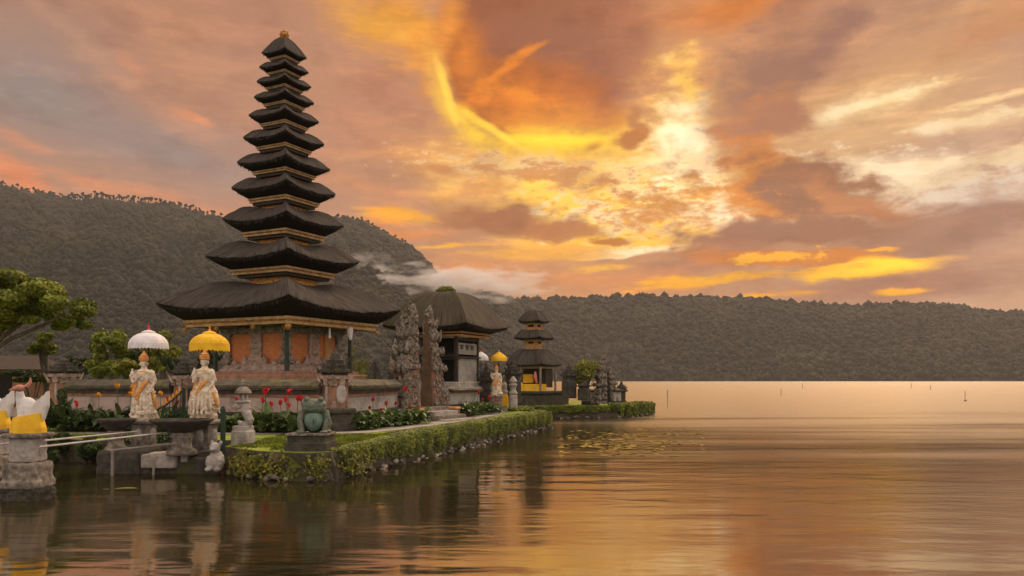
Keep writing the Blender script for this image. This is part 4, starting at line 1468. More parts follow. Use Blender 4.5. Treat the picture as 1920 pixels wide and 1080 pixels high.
# ------------------------------------------------------------------ compound walls, gate pillars, split gates
def wall_run(a, b, label, zb=0.55, lay=None, pale='plaster', name='compound_wall', group=None):
    """wall from a to b: base, plastered panel, brick band, overhang and mossy coping, each a part"""
    a, b = Vector(a), Vector(b)
    d = b - a
    L, rz = d.length, math.atan2(d.y, d.x)
    t = thing(name, label, 'wall', (a.x, a.y, 0), rz, group)
    lay = lay or dict(base=1.02, panel=1.50, band=1.60, over=1.76, top=2.0)
    p = MB().box((L / 2, 0, (zb + lay['base']) / 2), (L, 0.50, lay['base'] - zb + 0.1), bev=0.02)
    p.box((L / 2, 0, lay['base'] + 0.02), (L, 0.56, 0.05))
    p.build('base', M['darkstone'], t)
    MB().box((L / 2, 0, (lay['base'] + lay['panel']) / 2), (L - 0.01, 0.38, lay['panel'] - lay['base'] + 0.06)).build('panel', M[pale], t)
    MB().box((L / 2, 0, (lay['panel'] + lay['band']) / 2), (L - 0.02, 0.44, lay['band'] - lay['panel'])).build('band', M['clay'], t)
    p = MB().box((L / 2, 0, (lay['band'] + lay['over']) / 2 - 0.02), (L - 0.02, 0.56, (lay['over'] - lay['band']) * 0.7))
    p.box((L / 2, 0, lay['over'] - 0.02), (L, 0.70, 0.06))
    p.build('moulding', M['darkstone'], t)
    n = max(2, int(L / 0.15))
    v, f = [], []
    prof = [(-0.36, 0.0), (-0.37, 0.07), (-0.24, 0.17), (-0.10, 0.24), (0.10, 0.24), (0.24, 0.17), (0.37, 0.07), (0.36, 0.0)]
    for i in range(n + 1):
        for y, z in prof:
            q = mnoise.noise(Vector((i * 0.15 * 3 + a.x * 5, y * 6, z * 9))) * 0.03
            v.append((L * i / n, y + q, lay['over'] + 0.005 + z * (lay['top'] - lay['over']) / 0.24 + q * (z > 0)))
    k = len(prof)
    for i in range(n):
        for j in range(k):
            f.append((i * k + j, i * k + (j + 1) % k, (i + 1) * k + (j + 1) % k, (i + 1) * k + j))
    f += [tuple(range(k)), tuple(range(n * k, n * k + k))[::-1]]
    m = MB()
    m.add(v, f)
    m.build('coping', M['mosscap'], t)
    return t


CP = Vector((-5.0, 22.5))
LP = Vector((-13.9, 24.7))
MP = Vector((-9.7, 23.65))
wall_run(CP + (MP - CP).normalized() * 0.32, MP - (MP - CP).normalized() * 0.30, 'long pinkish plastered wall with mossy coping in front of the tall pagoda')
wall_run(MP + (LP - MP).normalized() * 0.30, LP - (LP - MP).normalized() * 0.3, 'pinkish plastered wall with mossy coping behind the two white statues, left stretch')
wall_run(CP + Vector((0.06, 0.34)), (-4.12, 27.35), 'short pale wall with mossy coping between the corner pillar and the split gate', pale='greyplaster')
wall_run((-2.55, 30.55), (-1.55, 33.6), 'low pale wall right of the split gate below the thatched pavilion', zb=0.8,
         lay=dict(base=1.0, panel=1.48, band=1.53, over=1.58, top=1.66), pale='greyplaster')
wall_run(LP + Vector((-0.3, 0.05)), LP + Vector((-7.0, 1.6)), 'mossy low wall running out of the picture at the far left', lay=dict(base=0.8, panel=1.15, band=1.2, over=1.28, top=1.4))


def spire_cap(m, z, w, h, wings=True):
    """tiered stone cap with flame corners, topped by a spike"""
    m.box((0, 0, z + 0.05 * h), (w * 0.8, w * 0.8, 0.10 * h))
    m.box((0, 0, z + 0.16 * h), (w * 1.1, w * 1.1, 0.12 * h))
    m.box((0, 0, z + 0.30 * h), (w * 0.8, w * 0.8, 0.16 * h))
    m.box((0, 0, z + 0.46 * h), (w * 0.55, w * 0.55, 0.16 * h))
    m.box((0, 0, z + 0.60 * h), (w * 0.34, w * 0.34, 0.14 * h))
    m.lathe([(w * 0.16, 0.66 * h), (w * 0.20, 0.72 * h), (w * 0.10, 0.80 * h), (w * 0.07, 0.88 * h), (0.012, h)], 8, (0, 0, z))
    if wings:
        for a in range(4):
            t = a * math.pi / 2 + math.pi / 4
            o = (math.cos(t), math.sin(t))
            m.blade((o[0] * w * 0.70, o[1] * w * 0.70, z + 0.14 * h), o, 0.20 * w, 0.34 * h, 0.05, 0.5)
            m.blade((o[0] * w * 0.48, o[1] * w * 0.48, z + 0.34 * h), o, 0.16 * w, 0.28 * h, 0.05, 0.4)
            t = a * math.pi / 2
            o = (math.cos(t), math.sin(t))
            m.blade((o[0] * w * 0.5, o[1] * w * 0.5, z + 0.18 * h), o, 0.20 * w, 0.28 * h, 0.05, 0.2)
    return m


def gate_pillar(loc, rz, label, ztop, w=0.62, oval=True, z0=0.55, zsh=1.2, zcap=2.05, group=None):
    t = thing('wall_pillar', label, 'pillar', (loc[0], loc[1], 0), rz, group)
    b = MB()
    b.box((0, 0, z0 + (zsh - z0) * 0.18), (w * 1.45, w * 1.45, (zsh - z0) * 0.40), bev=0.03)
    b.box((0, 0, z0 + (zsh - z0) * 0.55), (w * 1.2, w * 1.2, (zsh - z0) * 0.40), bev=0.03)
    b.box((0, 0, zsh - 0.07), (w * 1.4, w * 1.4, 0.14), bev=0.03)
    b.build('pillar_base', M['darkstone'], t, remesh=0.02, disp=0.03, dscale=0.1)
    MB().box((0, 0, (zsh + zcap) / 2), (w * 0.86, w * 0.86, zcap - zsh + 0.04), bev=0.02).build('shaft', M['clay'], t)
    p = MB()
    for sa in (-1, 1):
        for sb in (-1, 1):
            p.box((sa * w * 0.40, sb * w * 0.40, zsh + 0.10), (0.16 * w, 0.16 * w, 0.22))
            p.blade((sa * w * 0.42, sb * w * 0.42, zcap - 0.22), (sa, sb), 0.20, 0.32, 0.10, 0.45)
    for a in range(4):
        o = (math.cos(a * math.pi / 2), math.sin(a * math.pi / 2))
        p.blade((o[0] * w * 0.45, o[1] * w * 0.45, zcap - 0.20), o, 0.30 * w, 0.26, 0.08, 0.3)
    p.box((0, 0, zcap + 0.02), (w * 1.05, w * 1.05, 0.10), bev=0.02)
    p.build('carved_collar', M['pinkstone'], t)
    if oval:
        for a in range(4):
            m = MB()
            o = (math.cos(a * math.pi / 2), math.sin(a * math.pi / 2))
            m.ell((o[0] * w * 0.45, o[1] * w * 0.45, (zsh + zcap) / 2 - 0.02), (0.05 if o[0] else 0.18 * w / 0.62, 0.05 if abs(o[0]) < 0.5 else 0.18 * w / 0.62, 0.30))
            if abs(o[0]) > 0.5:
                pass
            m.build('medallion', M['palestone'], t, True)
    spire_cap(MB(), zcap + 0.06, w * 1.05, ztop - zcap - 0.06).build('cap', M['darkstone'], t, remesh=0.016, disp=0.03, dscale=0.06)
    return t


gate_pillar(CP, R(-40), 'carved brick corner pillar with pale oval medallions and a dark spiked cap beside the frog', 2.95)
gate_pillar(MP, R(-14), 'carved wall pillar with a dark spiked cap behind the statue under the yellow parasol', 2.85, w=0.56)
gate_pillar(LP, R(-14), 'carved wall pillar with a wide dark winged cap at the far left end of the wall', 2.78, w=0.66, zcap=2.12)


def split_gate(loc, rz, flip, h, z0, label, w=1.25, th=0.62, brick='redbrick', name='split_gate', smooth_face=True, orn='gatestone'):
    """one half of a Balinese split gate: x runs outward from the passage, the face at x = 0 is smooth"""
    t = thing(name, label, 'gate', (loc[0], loc[1], z0), rz)
    fx = -1 if flip else 1
    T = [(0, .10, 1.0, 1.0), (.10, .20, .88, .92), (.20, .38, .70, .80), (.38, .43, .84, .95), (.43, .56, .56, .70), (.56, .60, .70, .82), (.60, .72, .42, .55),
         (.72, .75, .54, .66), (.75, .85, .28, .42), (.85, .88, .36, .50), (.88, .95, .17, .30), (.95, 1.0, .08, .16)]
    core, bits = MB(), MB()
    for a, b, ww, tt in T:
        core.box((fx * (ww * w / 2), 0, (a + b) / 2 * h), (ww * w, tt * th, (b - a) * h))
    core.build('core', M[brick], t)
    for q, (a, b, ww, tt) in enumerate(T):
        wide = b - a < 0.06
        for sy_ in (-1, 1):
            n = 5 if ww > 0.5 else 3
            for k in range(n):
                u = ww * w * (0.15 + 0.85 * k / max(1, n - 1))
                s = h * random.uniform(0.026, 0.055)
                bits.blade((fx * u, sy_ * tt * th / 2, a * h + random.uniform(0, .03)), (fx * 0.3 * (k - 0.5), sy_), s * 0.95, s * 1.15, 0.10, random.uniform(0.0, 0.35))
                bits.ell((fx * u * random.uniform(.8, 1.05), sy_ * tt * th * 0.52, (a + (b - a) * random.uniform(.2, .9)) * h), (s * 0.45, s * 0.4, s * random.uniform(.5, 1.1)))
                if not wide:
                    bits.box((fx * u * 0.96, sy_ * (tt * th / 2), (a + (b - a) * random.uniform(.3, .8)) * h), (s * 0.8, 0.08, s), taper=0.7)
        for k in range(3):
            s = h * random.uniform(0.05, 0.10)
            bits.blade((fx * ww * w, (k - 1) * tt * th * 0.42, a * h), (fx, (k - 1) * 0.5), s * 0.8, s * 1.3, 0.10, random.uniform(0.1, 0.5))
            bits.ell((fx * (ww * w + 0.03), (k - 1) * tt * th * 0.42, (a + (b - a) * 0.4) * h), (s * 0.4, s * 0.4, s * 0.7))
        if wide:
            bits.blade((fx * ww * w * 1.04, 0, a * h), (fx, 0), 0.10 * h / 3.6, 0.30 * h / 3.6, 0.10, 1.0)
            for sy_ in (-1, 1):
                bits.tube([(fx * ww * w, sy_ * tt * th * 0.4, a * h), (fx * (ww * w + 0.12), sy_ * tt * th * 0.5, a * h + 0.02), (fx * (ww * w + 0.17), sy_ * tt * th * 0.5, a * h + 0.16)], [0.05, 0.04, 0.015], 6)
    bits.build('ornaments', M[orn], t, remesh=0.016, disp=0.06, dscale=0.035)
    if smooth_face:
        f = MB()
        for a, b, ww, tt in T[:-1]:
            f.box((fx * -0.012, 0, (a + b) / 2 * h), (0.035, tt * th * 0.92, (b - a) * h * 0.999))
        f.build('inner_face', mat('brown worn stone face', (0.17, 0.105, 0.060), (0.085, 0.055, 0.036), 3, 7, 0.9, 0.5, 10) if 'face' not in M else M['face'], t)
    g, gn_ = clump_points([((fx * random.uniform(0, .5) * w, 0, h * random.uniform(.35, 1.0)), (0.10, 0.12, 0.06)) for _ in range(5)] + [((fx * .06, 0, h * 1.0), (0.10, 0.10, 0.07))], 260)
    tag(leaves('moss', g, gn_, RNG.uniform(0.02, 0.05, len(g)), M['ivy'], t), kind='stuff')
    return t


dg = Vector((0.45, 0.893))
rg = math.atan2(dg.y, dg.x)
G = Vector((-3.35, 29.0))
i1, i2_ = G - dg * 0.45, G + dg * 0.45
split_gate(i1, rg, True, 3.62, 1.0, 'nearer half of the ornate split gate, mossy carved stone seen from its outer side', w=1.02, th=0.66)
split_gate(i2_, rg, False, 3.52, 1.0, 'farther half of the ornate split gate showing its smooth brown inner face', w=1.02, th=0.56)
# plinth and steps of the gate
t = thing('stone_steps', 'grey stone steps rising from the path to the split gate', 'steps', (G.x, G.y, 0), rg)
nrm = Vector((dg.y, -dg.x))
for k in range(4):
    MB().box((0, -0.55 - 0.34 * k, (0.5 + 1.02 - 0.135 * k) / 2), (1.7 + 0.10 * k, 0.36, 1.02 - 0.135 * k - 0.5), bev=0.015).build('step', M['palestone'] if k % 2 else M['stone'], t)
MB().box((0, 0.15, 0.76), (3.3, 1.05, 0.5), bev=0.02).build('landing', M['stone'], t)
for s in (-1, 1):
    o_ = G + dg * 1.15 * s + nrm * 0.75
    t = thing('offering_block', 'small brick block with a yellow top at the foot of the split gate, ' + ('left side' if s < 0 else 'right side'), 'block', (o_.x, o_.y, 0.5), rg)
    MB().box((0, 0, 0.20), (0.34, 0.34, 0.46), bev=0.02).build('block', M['redbrick'], t)
    MB().box((0, 0, 0.46), (0.38, 0.38, 0.07), bev=0.015).build('top', M['statuegold'], t)

# spiky stone ornaments standing behind the wall
for k, (px, py0, py1, Y, lb) in enumerate(((702, 712, 678, 27.5, 'small dark spiky stone ornament standing alone above the short pale wall'),
                                          (742, 705, 628, 29.5, 'dark scroll-edged stone ornament just left of the split gate'))):
    c = at(px, py0, Y)
    t = thing('stone_ornament', lb, 'ornament', (c.x, c.y, 0.6), R(-30))
    hh = (py0 - py1) * Y / F
    m = MB()
    m.box((0, 0, (c.z - 0.6) / 2), (0.42, 0.42, c.z - 0.6))
    for q in range(5):
        z = c.z - 0.6 + hh * q / 5
        w = 0.30 * (1 - q / 5.5) + 0.04
        m.box((0, 0, z + hh * 0.09), (w, w, hh * 0.2))
        for a in range(4):
            o = (math.cos(a * 1.5708 + .78), math.sin(a * 1.5708 + .78))
            m.blade((o[0] * w * 0.6, o[1] * w * 0.6, z), o, 0.10, hh * 0.26, 0.05, 0.7)
    m.build('carving', M['darkstone'], t, remesh=0.02, disp=0.03)

# ------------------------------------------------------------------ stone work on the far end
YI = 43.5
c = at(1134, 757, YI)
split_gate((c.x, c.y), R(25), True, (757 - 668) * YI / F, c.z, 'tall dark carved gate post at the water end of the far islet', w=0.62, th=0.55, brick='darkstone', smooth_face=False)
c = at(1140, 757, YI + 0.6)
split_gate((c.x, c.y), R(25), False, (757 - 690) * YI / F, c.z, 'shorter dark gate post beside the round bush on the far islet', w=0.5, th=0.5, brick='darkstone', smooth_face=False)
a, b = at(1092, 757, YI + 0.6), at(1122, 757, YI + 0.3)
ly = dict(base=0.78, panel=1.30, band=1.34, over=1.40, top=1.48)
wall_run((a.x, a.y), (b.x, b.y), 'low mossy wall between the small pagoda platform and the dark gate post', lay=ly, pale='palestone')
a, b = at(1146, 757, YI + 0.5), at(1168, 757, YI + 1.2)
wall_run((a.x, a.y), (b.x, b.y), 'short low wall at the right tip of the far islet', lay=ly, pale='palestone')


def dark_post(px, pyb, pyt, Y, label, w=0.5, m='darkstone'):
    c = at(px, pyb, Y)
    h = (pyb - pyt) * Y / F
    t = thing('stone_post', label, 'post', tuple(c), R(random.uniform(-30, 30)))
    p = MB()
    p.box((0, 0, h * 0.2 - 0.15), (w, w, h * 0.4 + 0.3), bev=0.03)
    p.box((0, 0, h * 0.46), (w * 0.8, w * 0.8, h * 0.16), bev=0.02)
    p.build('shaft', M[m], t, remesh=0.025, disp=0.04)
    spire_cap(MB(), h * 0.5, w * 1.05, h * 0.5).build('cap', M[m], t, remesh=0.02, disp=0.04)
    return t


dark_post(1067, 736, 680, 42.5, 'dark mossy stone post just right of the small pagoda', 0.62)
dark_post(1095, 740, 712, 42.2, 'stubby dark stone post left of the round bush', 0.55)
dark_post(1165, 752, 712, 44.5, 'small stone post with a pointed cap at the outer tip of the islet', 0.40)
dark_post(961, 745, 668, 37.5, 'mossy stone spire behind the white carved pillar', 0.62)
dark_post(912, 760, 678, 36.0, 'mossy stone post at the right corner of the thatched pavilion', 0.5)
c = at(962, 765, 36.0)
t = thing('carved_pillar', 'slender white carved stone pillar in front of the small pagoda', 'pillar', tuple(c))
MB().lathe([(0.20, 0), (0.20, 0.55), (0.16, 0.60), (0.22, 0.66), (0.17, 0.74), (0.12, 0.82), (0.15, 0.95), (0.21, 1.05), (0.13, 1.12), (0.19, 1.20), (0.14, 1.30), (0.05, 1.42)], 12).build('shaft', M['palestone'], t, remesh=0.02, disp=0.03)

# ------------------------------------------------------------------ statues, parasols and the things at the water's edge
def statue(loc, rz, H, label, wide=1.0, group=None, arm=1):
    """crowned guardian figure in carved robes, one hand at the chest and the other holding its robe"""
    t = thing('guardian_statue', label, 'statue', loc, rz, group)
    s = H / 1.5
    b = MB()
    S = lambda *p: tuple(x * s for x in p)
    prof = [(0.27, 0.0), (0.28, 0.10), (0.24, 0.16), (0.22 * wide, 0.24), (0.225 * wide, 0.36), (0.215 * wide, 0.50), (0.19 * wide, 0.62), (0.185, 0.76), (0.175, 0.84),
            (0.18, 0.94), (0.175, 1.02), (0.14, 1.08), (0.065, 1.12), (0.06, 1.17)]
    b.lathe([(r * s, z * s) for r, z in prof], 18, sq=(1, 0.82))
    b.ell(S(0, -0.005, 1.235), S(0.078, 0.088, 0.105))                      # head
    b.ell(S(0, -0.092, 1.225), S(0.014, 0.022, 0.028))                      # nose
    b.ell(S(0, -0.078, 1.178), S(0.034, 0.018, 0.012))                      # lips
    for q in (-1, 1):
        b.ell(S(0.082 * q, 0.0, 1.225), S(0.016, 0.024, 0.040))             # ears
        b.ell(S(0.032 * q, -0.080, 1.250), S(0.020, 0.014, 0.012))          # eyes
        b.ell(S(0.16 * q, 0.0, 1.035), S(0.055, 0.06, 0.06))                # shoulders
    # the hand on the chest and the arm that hangs
    b.tube([S(-0.175 * arm, 0, 1.04), S(-0.225 * arm, -0.03, 0.86), S(-0.17 * arm, -0.13, 0.80), S(-0.06 * arm, -0.19, 0.93)], [0.052 * s, 0.046 * s, 0.038 * s, 0.028 * s], 8)
    b.ell(S(-0.045 * arm, -0.20, 0.955), S(0.030, 0.024, 0.045))
    for f in range(4):
        b.tube([S((-0.065 + 0.014 * f) * arm, -0.205, 0.98), S((-0.062 + 0.014 * f) * arm, -0.215, 1.03 - 0.006 * abs(f - 1))], 0.008 * s, 5)
    b.tube([S(0.175 * arm, 0, 1.04), S(0.235 * arm, -0.02, 0.85), S(0.20 * arm, -0.12, 0.70)], [0.052 * s, 0.044 * s, 0.032 * s], 8)
    b.ell(S(0.195 * arm, -0.14, 0.665), S(0.030, 0.026, 0.045))
    for f in range(4):
        b.tube([S((0.18 + 0.012 * f) * arm, -0.15, 0.64), S((0.18 + 0.012 * f) * arm, -0.155, 0.60)], 0.008 * s, 5)
    for k in range(7):                                                      # robe folds
        a = -2.4 + 0.28 * k * 1.0
        b.tube([S(0.20 * wide * math.cos(a), 0.17 * wide * math.sin(a), 0.62), S(0.235 * wide * math.cos(a), 0.20 * wide * math.sin(a), 0.35), S(0.24 * wide * math.cos(a), 0.21 * wide * math.sin(a), 0.12)], [0.018 * s, 0.028 * s, 0.03 * s], 6)
    for k in range(9):                                                      # carved rocks and scrolls at the foot
        a = random.uniform(0, 6.28)
        b.ell(S(0.25 * math.cos(a), 0.22 * math.sin(a), random.uniform(0.03, 0.16)), S(0.07, 0.07, 0.06))
    b.tube([S(-0.25 * arm, 0.02, 1.12), S(-0.27 * arm, 0.0, 0.95), S(-0.22 * arm, -0.02, 0.84)], [0.018 * s, 0.045 * s, 0.03 * s], 7)
    for k in range(40):                                                     # carved ornament over the robe
        a, z = random.uniform(0, 6.28), random.uniform(0.15, 0.98)
        q = float(np.interp(z, [0.1, 0.5, 0.8, 1.0], [0.25 * wide, 0.215 * wide, 0.18, 0.175]))
        b.ell(S(q * math.cos(a), q * 0.82 * math.sin(a), z), S(random.uniform(.015, .04), random.uniform(.015, .03), random.uniform(.015, .05)))
    body = b.build('body', M['whitestone'], t, remesh=0.0125 * s, disp=0.035, dscale=0.035)
    c = MB()
    c.lathe([(r * s, z * s) for r, z in ((0.090, 1.285), (0.105, 1.31), (0.092, 1.335), (0.104, 1.36), (0.085, 1.385), (0.088, 1.41), (0.055, 1.44), (0.035, 1.47), (0.01, 1.51))], 14)
    for q in range(5):
        a = -math.pi / 2 + (q - 2) * 0.55
        c.blade(S(0.095 * math.cos(a), 0.095 * math.sin(a), 1.30), (math.cos(a), math.sin(a)), 0.035 * s, 0.09 * s, 0.02, 0.1)
    c.build('crown', M['statuegold'], t)
    c = MB()
    c.lathe([(0.120 * s, 1.075 * s), (0.150 * s, 1.05 * s), (0.135 * s, 1.02 * s), (0.10 * s, 1.09 * s)], 14, sq=(1, 0.95))
    c.build('collar', M['statuegold'], t)
    c = MB()
    c.tube([S(0.10, -0.12, 0.84), S(0.02, -0.175, 0.72), S(-0.06, -0.20, 0.55), S(-0.07, -0.215, 0.36)], [0.045 * s, 0.055 * s, 0.05 * s, 0.02 * s], 8)
    c.tube([S(-0.12, -0.11, 0.84), S(-0.16, -0.15, 0.62), S(-0.12, -0.19, 0.48)], [0.03 * s, 0.045 * s, 0.02 * s], 8)
    c.tube([S(0.19 * wide, -0.10, 0.60), S(0.225 * wide, -0.08, 0.42), S(0.25 * wide, -0.05, 0.26)], [0.03 * s, 0.04 * s, 0.018 * s], 8)
    c.build('sash', M['statuegold'], t, remesh=0.012 * s, disp=0.02, dscale=0.03)
    c = MB()
    c.lathe([(0.168 * s, 0.80 * s), (0.172 * s, 0.77 * s), (0.16 * s, 0.74 * s)], 16, sq=(1, 0.9))
    c.build('belt', M['statuegold'], t)
    return t


def parasol(loc, r, drop, hdome, pole, m, label, group=None, fin='red'):
    """ceremonial parasol: loc is the foot of the pole; ribs, fringe, cap and finial are parts"""
    t = thing('parasol', label, 'parasol', loc, random.uniform(0, 1), group)
    n = 24
    z = pole
    prof = [(r, z), (r * 0.93, z + hdome * 0.28), (r * 0.78, z + hdome * 0.56), (r * 0.55, z + hdome * 0.80), (r * 0.30, z + hdome * 0.93), (0.03, z + hdome)]
    v, f = [], []
    for k, (rr, zz) in enumerate(prof):
        for i in range(n):
            q = 1 - (0.02 if i % 2 else 0) * (k < 4)
            v.append((rr * q * math.cos(6.2832 * i / n), rr * q * math.sin(6.2832 * i / n), zz))
    for k in range(len(prof) - 1):
        for i in range(n):
            j = (i + 1) % n
            f.append((k * n + i, k * n + j, k * n + n + j, k * n + n + i))
    f.append(tuple(range((len(prof) - 1) * n, len(prof) * n)))
    cn = MB()
    cn.add(v, f)
    o = cn.build('canopy', M[m], t)
    sf = o.modifiers.new('cloth', 'SOLIDIFY')
    sf.thickness = 0.012
    fr = MB()
    nf = 72
    vv, ff = [], []
    for i in range(nf):
        a = 6.2832 * i / nf
        dz = drop * (0.72 + 0.22 * (i % 2) + 0.12 * random.random())
        k = 1 + 0.015 * (i % 2)
        vv += [(r * 0.995 * math.cos(a), r * 0.995 * math.sin(a), z + 0.01), (r * k * math.cos(a), r * k * math.sin(a), z - drop * 0.5), (r * k * 1.005 * math.cos(a), r * k * 1.005 * math.sin(a), z - dz)]
    for i in range(nf):
        j = (i + 1) % nf
        ff += [(3 * i, 3 * i + 1, 3 * j + 1, 3 * j), (3 * i + 1, 3 * i + 2, 3 * j + 2, 3 * j + 1)]
    fr.add(vv, ff)
    fo = fr.build('fringe', M[m], t)
    sf = fo.modifiers.new('cloth', 'SOLIDIFY')
    sf.thickness = 0.010
    cp = MB()
    cp.lathe([(r * 0.36, z + hdome * 0.92), (r * 0.34, z + hdome * 1.0), (r * 0.20, z + hdome * 1.10), (0.03, z + hdome * 1.16)], 16)
    cp.build('cap', M[m], t)
    MB().tube([(0, 0, 0), (0, 0, z + hdome)], 0.018, 8).build('pole', M['darkwood'], t)
    rb = MB()
    for i in range(12):
        a = 6.2832 * i / 12
        rb.tube([(r * 0.95 * math.cos(a), r * 0.95 * math.sin(a), z + 0.02), (0.03 * math.cos(a), 0.03 * math.sin(a), z + hdome * 0.35)], 0.007, 4)
    rb.build('ribs', M['darkwood'], t)
    fl = MB()
    fl.lathe([(0.022, 0), (0.030, 0.02), (0.016, 0.05), (0.022, 0.08), (0.008, 0.11), (0.003, 0.18)], 10, (0, 0, z + hdome * 1.14))
    fl.build('finial', M['red'] if fin == 'red' else M['statuegold'], t)
    return t


YST = 18.0


def pedestal(px, pw, pyt, Y, label, zb):
    c = at(px, pyt, Y)
    w = pw * Y / F
    t = thing('statue_pedestal', label, 'pedestal', (c.x, c.y, zb), R(-8))
    h = c.z - zb
    MB().box((0, 0, h * 0.45), (w, w, h * 0.9), bev=0.02).build('shaft', M['stone'], t)
    p = MB().box((0, 0, h * 0.93), (w * 1.3, w * 1.3, h * 0.06), bev=0.01).box((0, 0, h * 0.975), (w * 1.45, w * 1.45, h * 0.05), bev=0.01)
    p.build('cap', M['palestone'], t)
    p = MB()
    for a in range(4):
        o = (math.cos(a * 1.5708), math.sin(a * 1.5708))
        p.ell((o[0] * w * 0.5, o[1] * w * 0.5, h * 0.55), (0.09, 0.09, h * 0.22))
    p.build('relief', M['palestone'], t, remesh=0.02, disp=0.03)
    return Vector((c.x, c.y, c.z))


p1 = pedestal(270, 32, 786, YST, 'grey stone pedestal below the statue with the white parasol', 0.30)
p2 = pedestal(384, 34, 787, YST - 0.2, 'grey stone pedestal below the statue with the yellow parasol', 0.30)
statue(tuple(p1), R(6), 1.53, 'white carved statue with gold crown and sash under the white parasol', wide=1.12)
statue(tuple(p2), R(-10), 1.56, 'stouter white carved statue with gold crown under the fringed yellow parasol', wide=1.38)
r1 = 38.5 * YST / F
parasol((at(278.5, 0, YST + 0.42).x, YST + 0.42, 0.55), r1 * 0.92, 0.14, 0.27, CH + (HY - 644) * (YST + .42) / F - 0.55, 'white', 'large white fringed parasol above the left statue')
parasol((at(393, 0, YST + 0.30).x, YST + 0.30, 0.55), r1 * 0.94, 0.18, 0.26, CH + (HY - 645) * (YST + .30) / F - 0.55, 'yellow', 'large yellow fringed parasol above the right statue', fin='gold')
# the pair farther back by the pavilion
YF = 35.0
c = at(931, 742, YF)
t = thing('statue_pedestal', 'small dark pedestal below the distant statue by the pavilion', 'pedestal', (c.x, c.y, 0.55))
MB().box((0, 0, (c.z - 0.55) / 2), (0.5, 0.5, c.z - 0.55), bev=0.02).build('shaft', M['stone'], t)
MB().box((0, 0, c.z - 0.57), (0.6, 0.6, 0.06), bev=0.01).build('cap', M['stone'], t)
statue((c.x, c.y, c.z), R(10), 1.36, 'distant small white and orange statue under the small yellow parasol')
parasol((at(935.5, 0, YF + .3).x, YF + .3, 0.55), 15.5 * YF / F, 0.10, 0.27, CH + (HY - 673) * YF / F - 0.55, 'yellow', 'small distant yellow parasol right of the thatched pavilion', fin='gold')
parasol((at(902, 0, 39.5).x, 39.5, 0.55), 14 * 39.5 / F, 0.12, 0.28, CH + (HY - 672) * 39.5 / F - 0.55, 'white', 'distant white parasol half hidden behind the thatched pavilion')
c = at(946, 745, 36.4)
t = thing('wrapped_post', 'short post wrapped in yellow cloth between the distant statue and the carved pillar', 'post', (c.x, c.y, 0.55))
MB().lathe([(0.13, 0), (0.13, 0.85), (0.17, 0.9), (0.10, 1.0), (0.12, 1.2), (0.04, 1.35)], 10).build('post', M['palestone'], t)
MB().lathe([(0.19, 0.25), (0.18, 0.6), (0.14, 0.78)], 12).build('cloth', M['yellow'], t)

# terrace in the water below the statues
t = thing('stone_terrace', 'dark stepped stone terrace standing in the water below the two statues', 'terrace', (0, 0, 0))
a0, a1 = at(183, 0, 17.0).x, at(266, 0, 17.0).x
m = MB().box(((a0 + a1) / 2, 18.0, 0.0), (a1 - a0, 2.2, 0.98), bev=0.05)
m.build('left_block', M['darkstone'], t, remesh=0.03, disp=0.06, dscale=0.2)
a2, a3 = at(262, 0, 17.0).x, at(418, 0, 17.0).x
m = MB().box(((a2 + a3) / 2, 18.1, -0.12), (a3 - a2, 2.3, 0.92), bev=0.05)
m.box(((a2 + a3) / 2 + 0.35, 17.9, 0.25), (a3 - a2 - 0.8, 1.5, 0.42), bev=0.04)
m.build('right_block', M['darkstone'], t, remesh=0.03, disp=0.06, dscale=0.2)
a4, a5 = at(264, 0, 16.9).x, at(332, 0, 16.9).x
MB().box(((a4 + a5) / 2, 17.25, 0.27), (a5 - a4, 0.75, 0.30), rz=R(-3), bev=0.03).build('pale_slab', M['palestone'], t, remesh=0.025, disp=0.03, dscale=0.15)
a4, a5 = at(336, 0, 16.9).x, at(350, 0, 16.9).x
MB().box(((a4 + a5) / 2, 17.1, 0.33), (a5 - a4, 0.35, 0.16), bev=0.03).build('small_slab', M['palestone'], t)


def basin(px, Y, pyt, pr, pyb, stem, label):
    c = at(px, pyt, Y)
    zb = CH + (HY - pyb) * Y / F
    r, h = pr * Y / F, c.z - (CH + (HY - pyb) * Y / F)
    t = thing('stone_basin', label, 'basin', (c.x, c.y, zb))
    MB().lathe([(stem * 1.1, h * 0.62), (r * 0.55, h * 0.72), (r * 0.86, h * 0.88), (r, h * 0.95), (r * 1.02, h), (r * 0.94, h), (r * 0.85, h * 0.93), (0.02, h * 0.86)], 28, jit=0.006).build('bowl', M['darkstone'], t, True)
    MB().lathe([(stem * 1.7, 0), (stem * 1.6, h * 0.12), (stem * 1.1, h * 0.2), (stem, h * 0.45), (stem * 1.35, h * 0.52), (stem * 1.05, h * 0.6), (stem * 1.2, h * 0.64)], 20, jit=0.01).build('stem', M['stone'], t, True)
    return t


basin(218, 17.2, 785, 35, 847, 0.15, 'smaller dark stone basin on a stem, left of the white parasol statue')
basin(341, 17.0, 786, 56, 852, 0.19, 'wide shallow stone basin on a stem between the two statues')
c = gz(399, 880, 0.15)
t = thing('spout_figure', 'small carved stone figure at the foot of the right pedestal', 'statue', (c.x, c.y + 0.2, 0.1), R(-10))
m = MB()
m.ell((0, 0, 0.20), (0.17, 0.15, 0.24)); m.ell((0, -0.06, 0.48), (0.11, 0.11, 0.12)); m.ell((0.0, -0.17, 0.46), (0.05, 0.06, 0.04))
for q in (-1, 1):
    m.ell((q * 0.13, -0.08, 0.18), (0.06, 0.07, 0.14)); m.ell((q * 0.10, 0, 0.58), (0.04, 0.03, 0.06)); m.ell((q * .1, -.14, .04), (.07, .09, .05))
m.build('body', M['palestone'], t, remesh=0.016, disp=0.03)

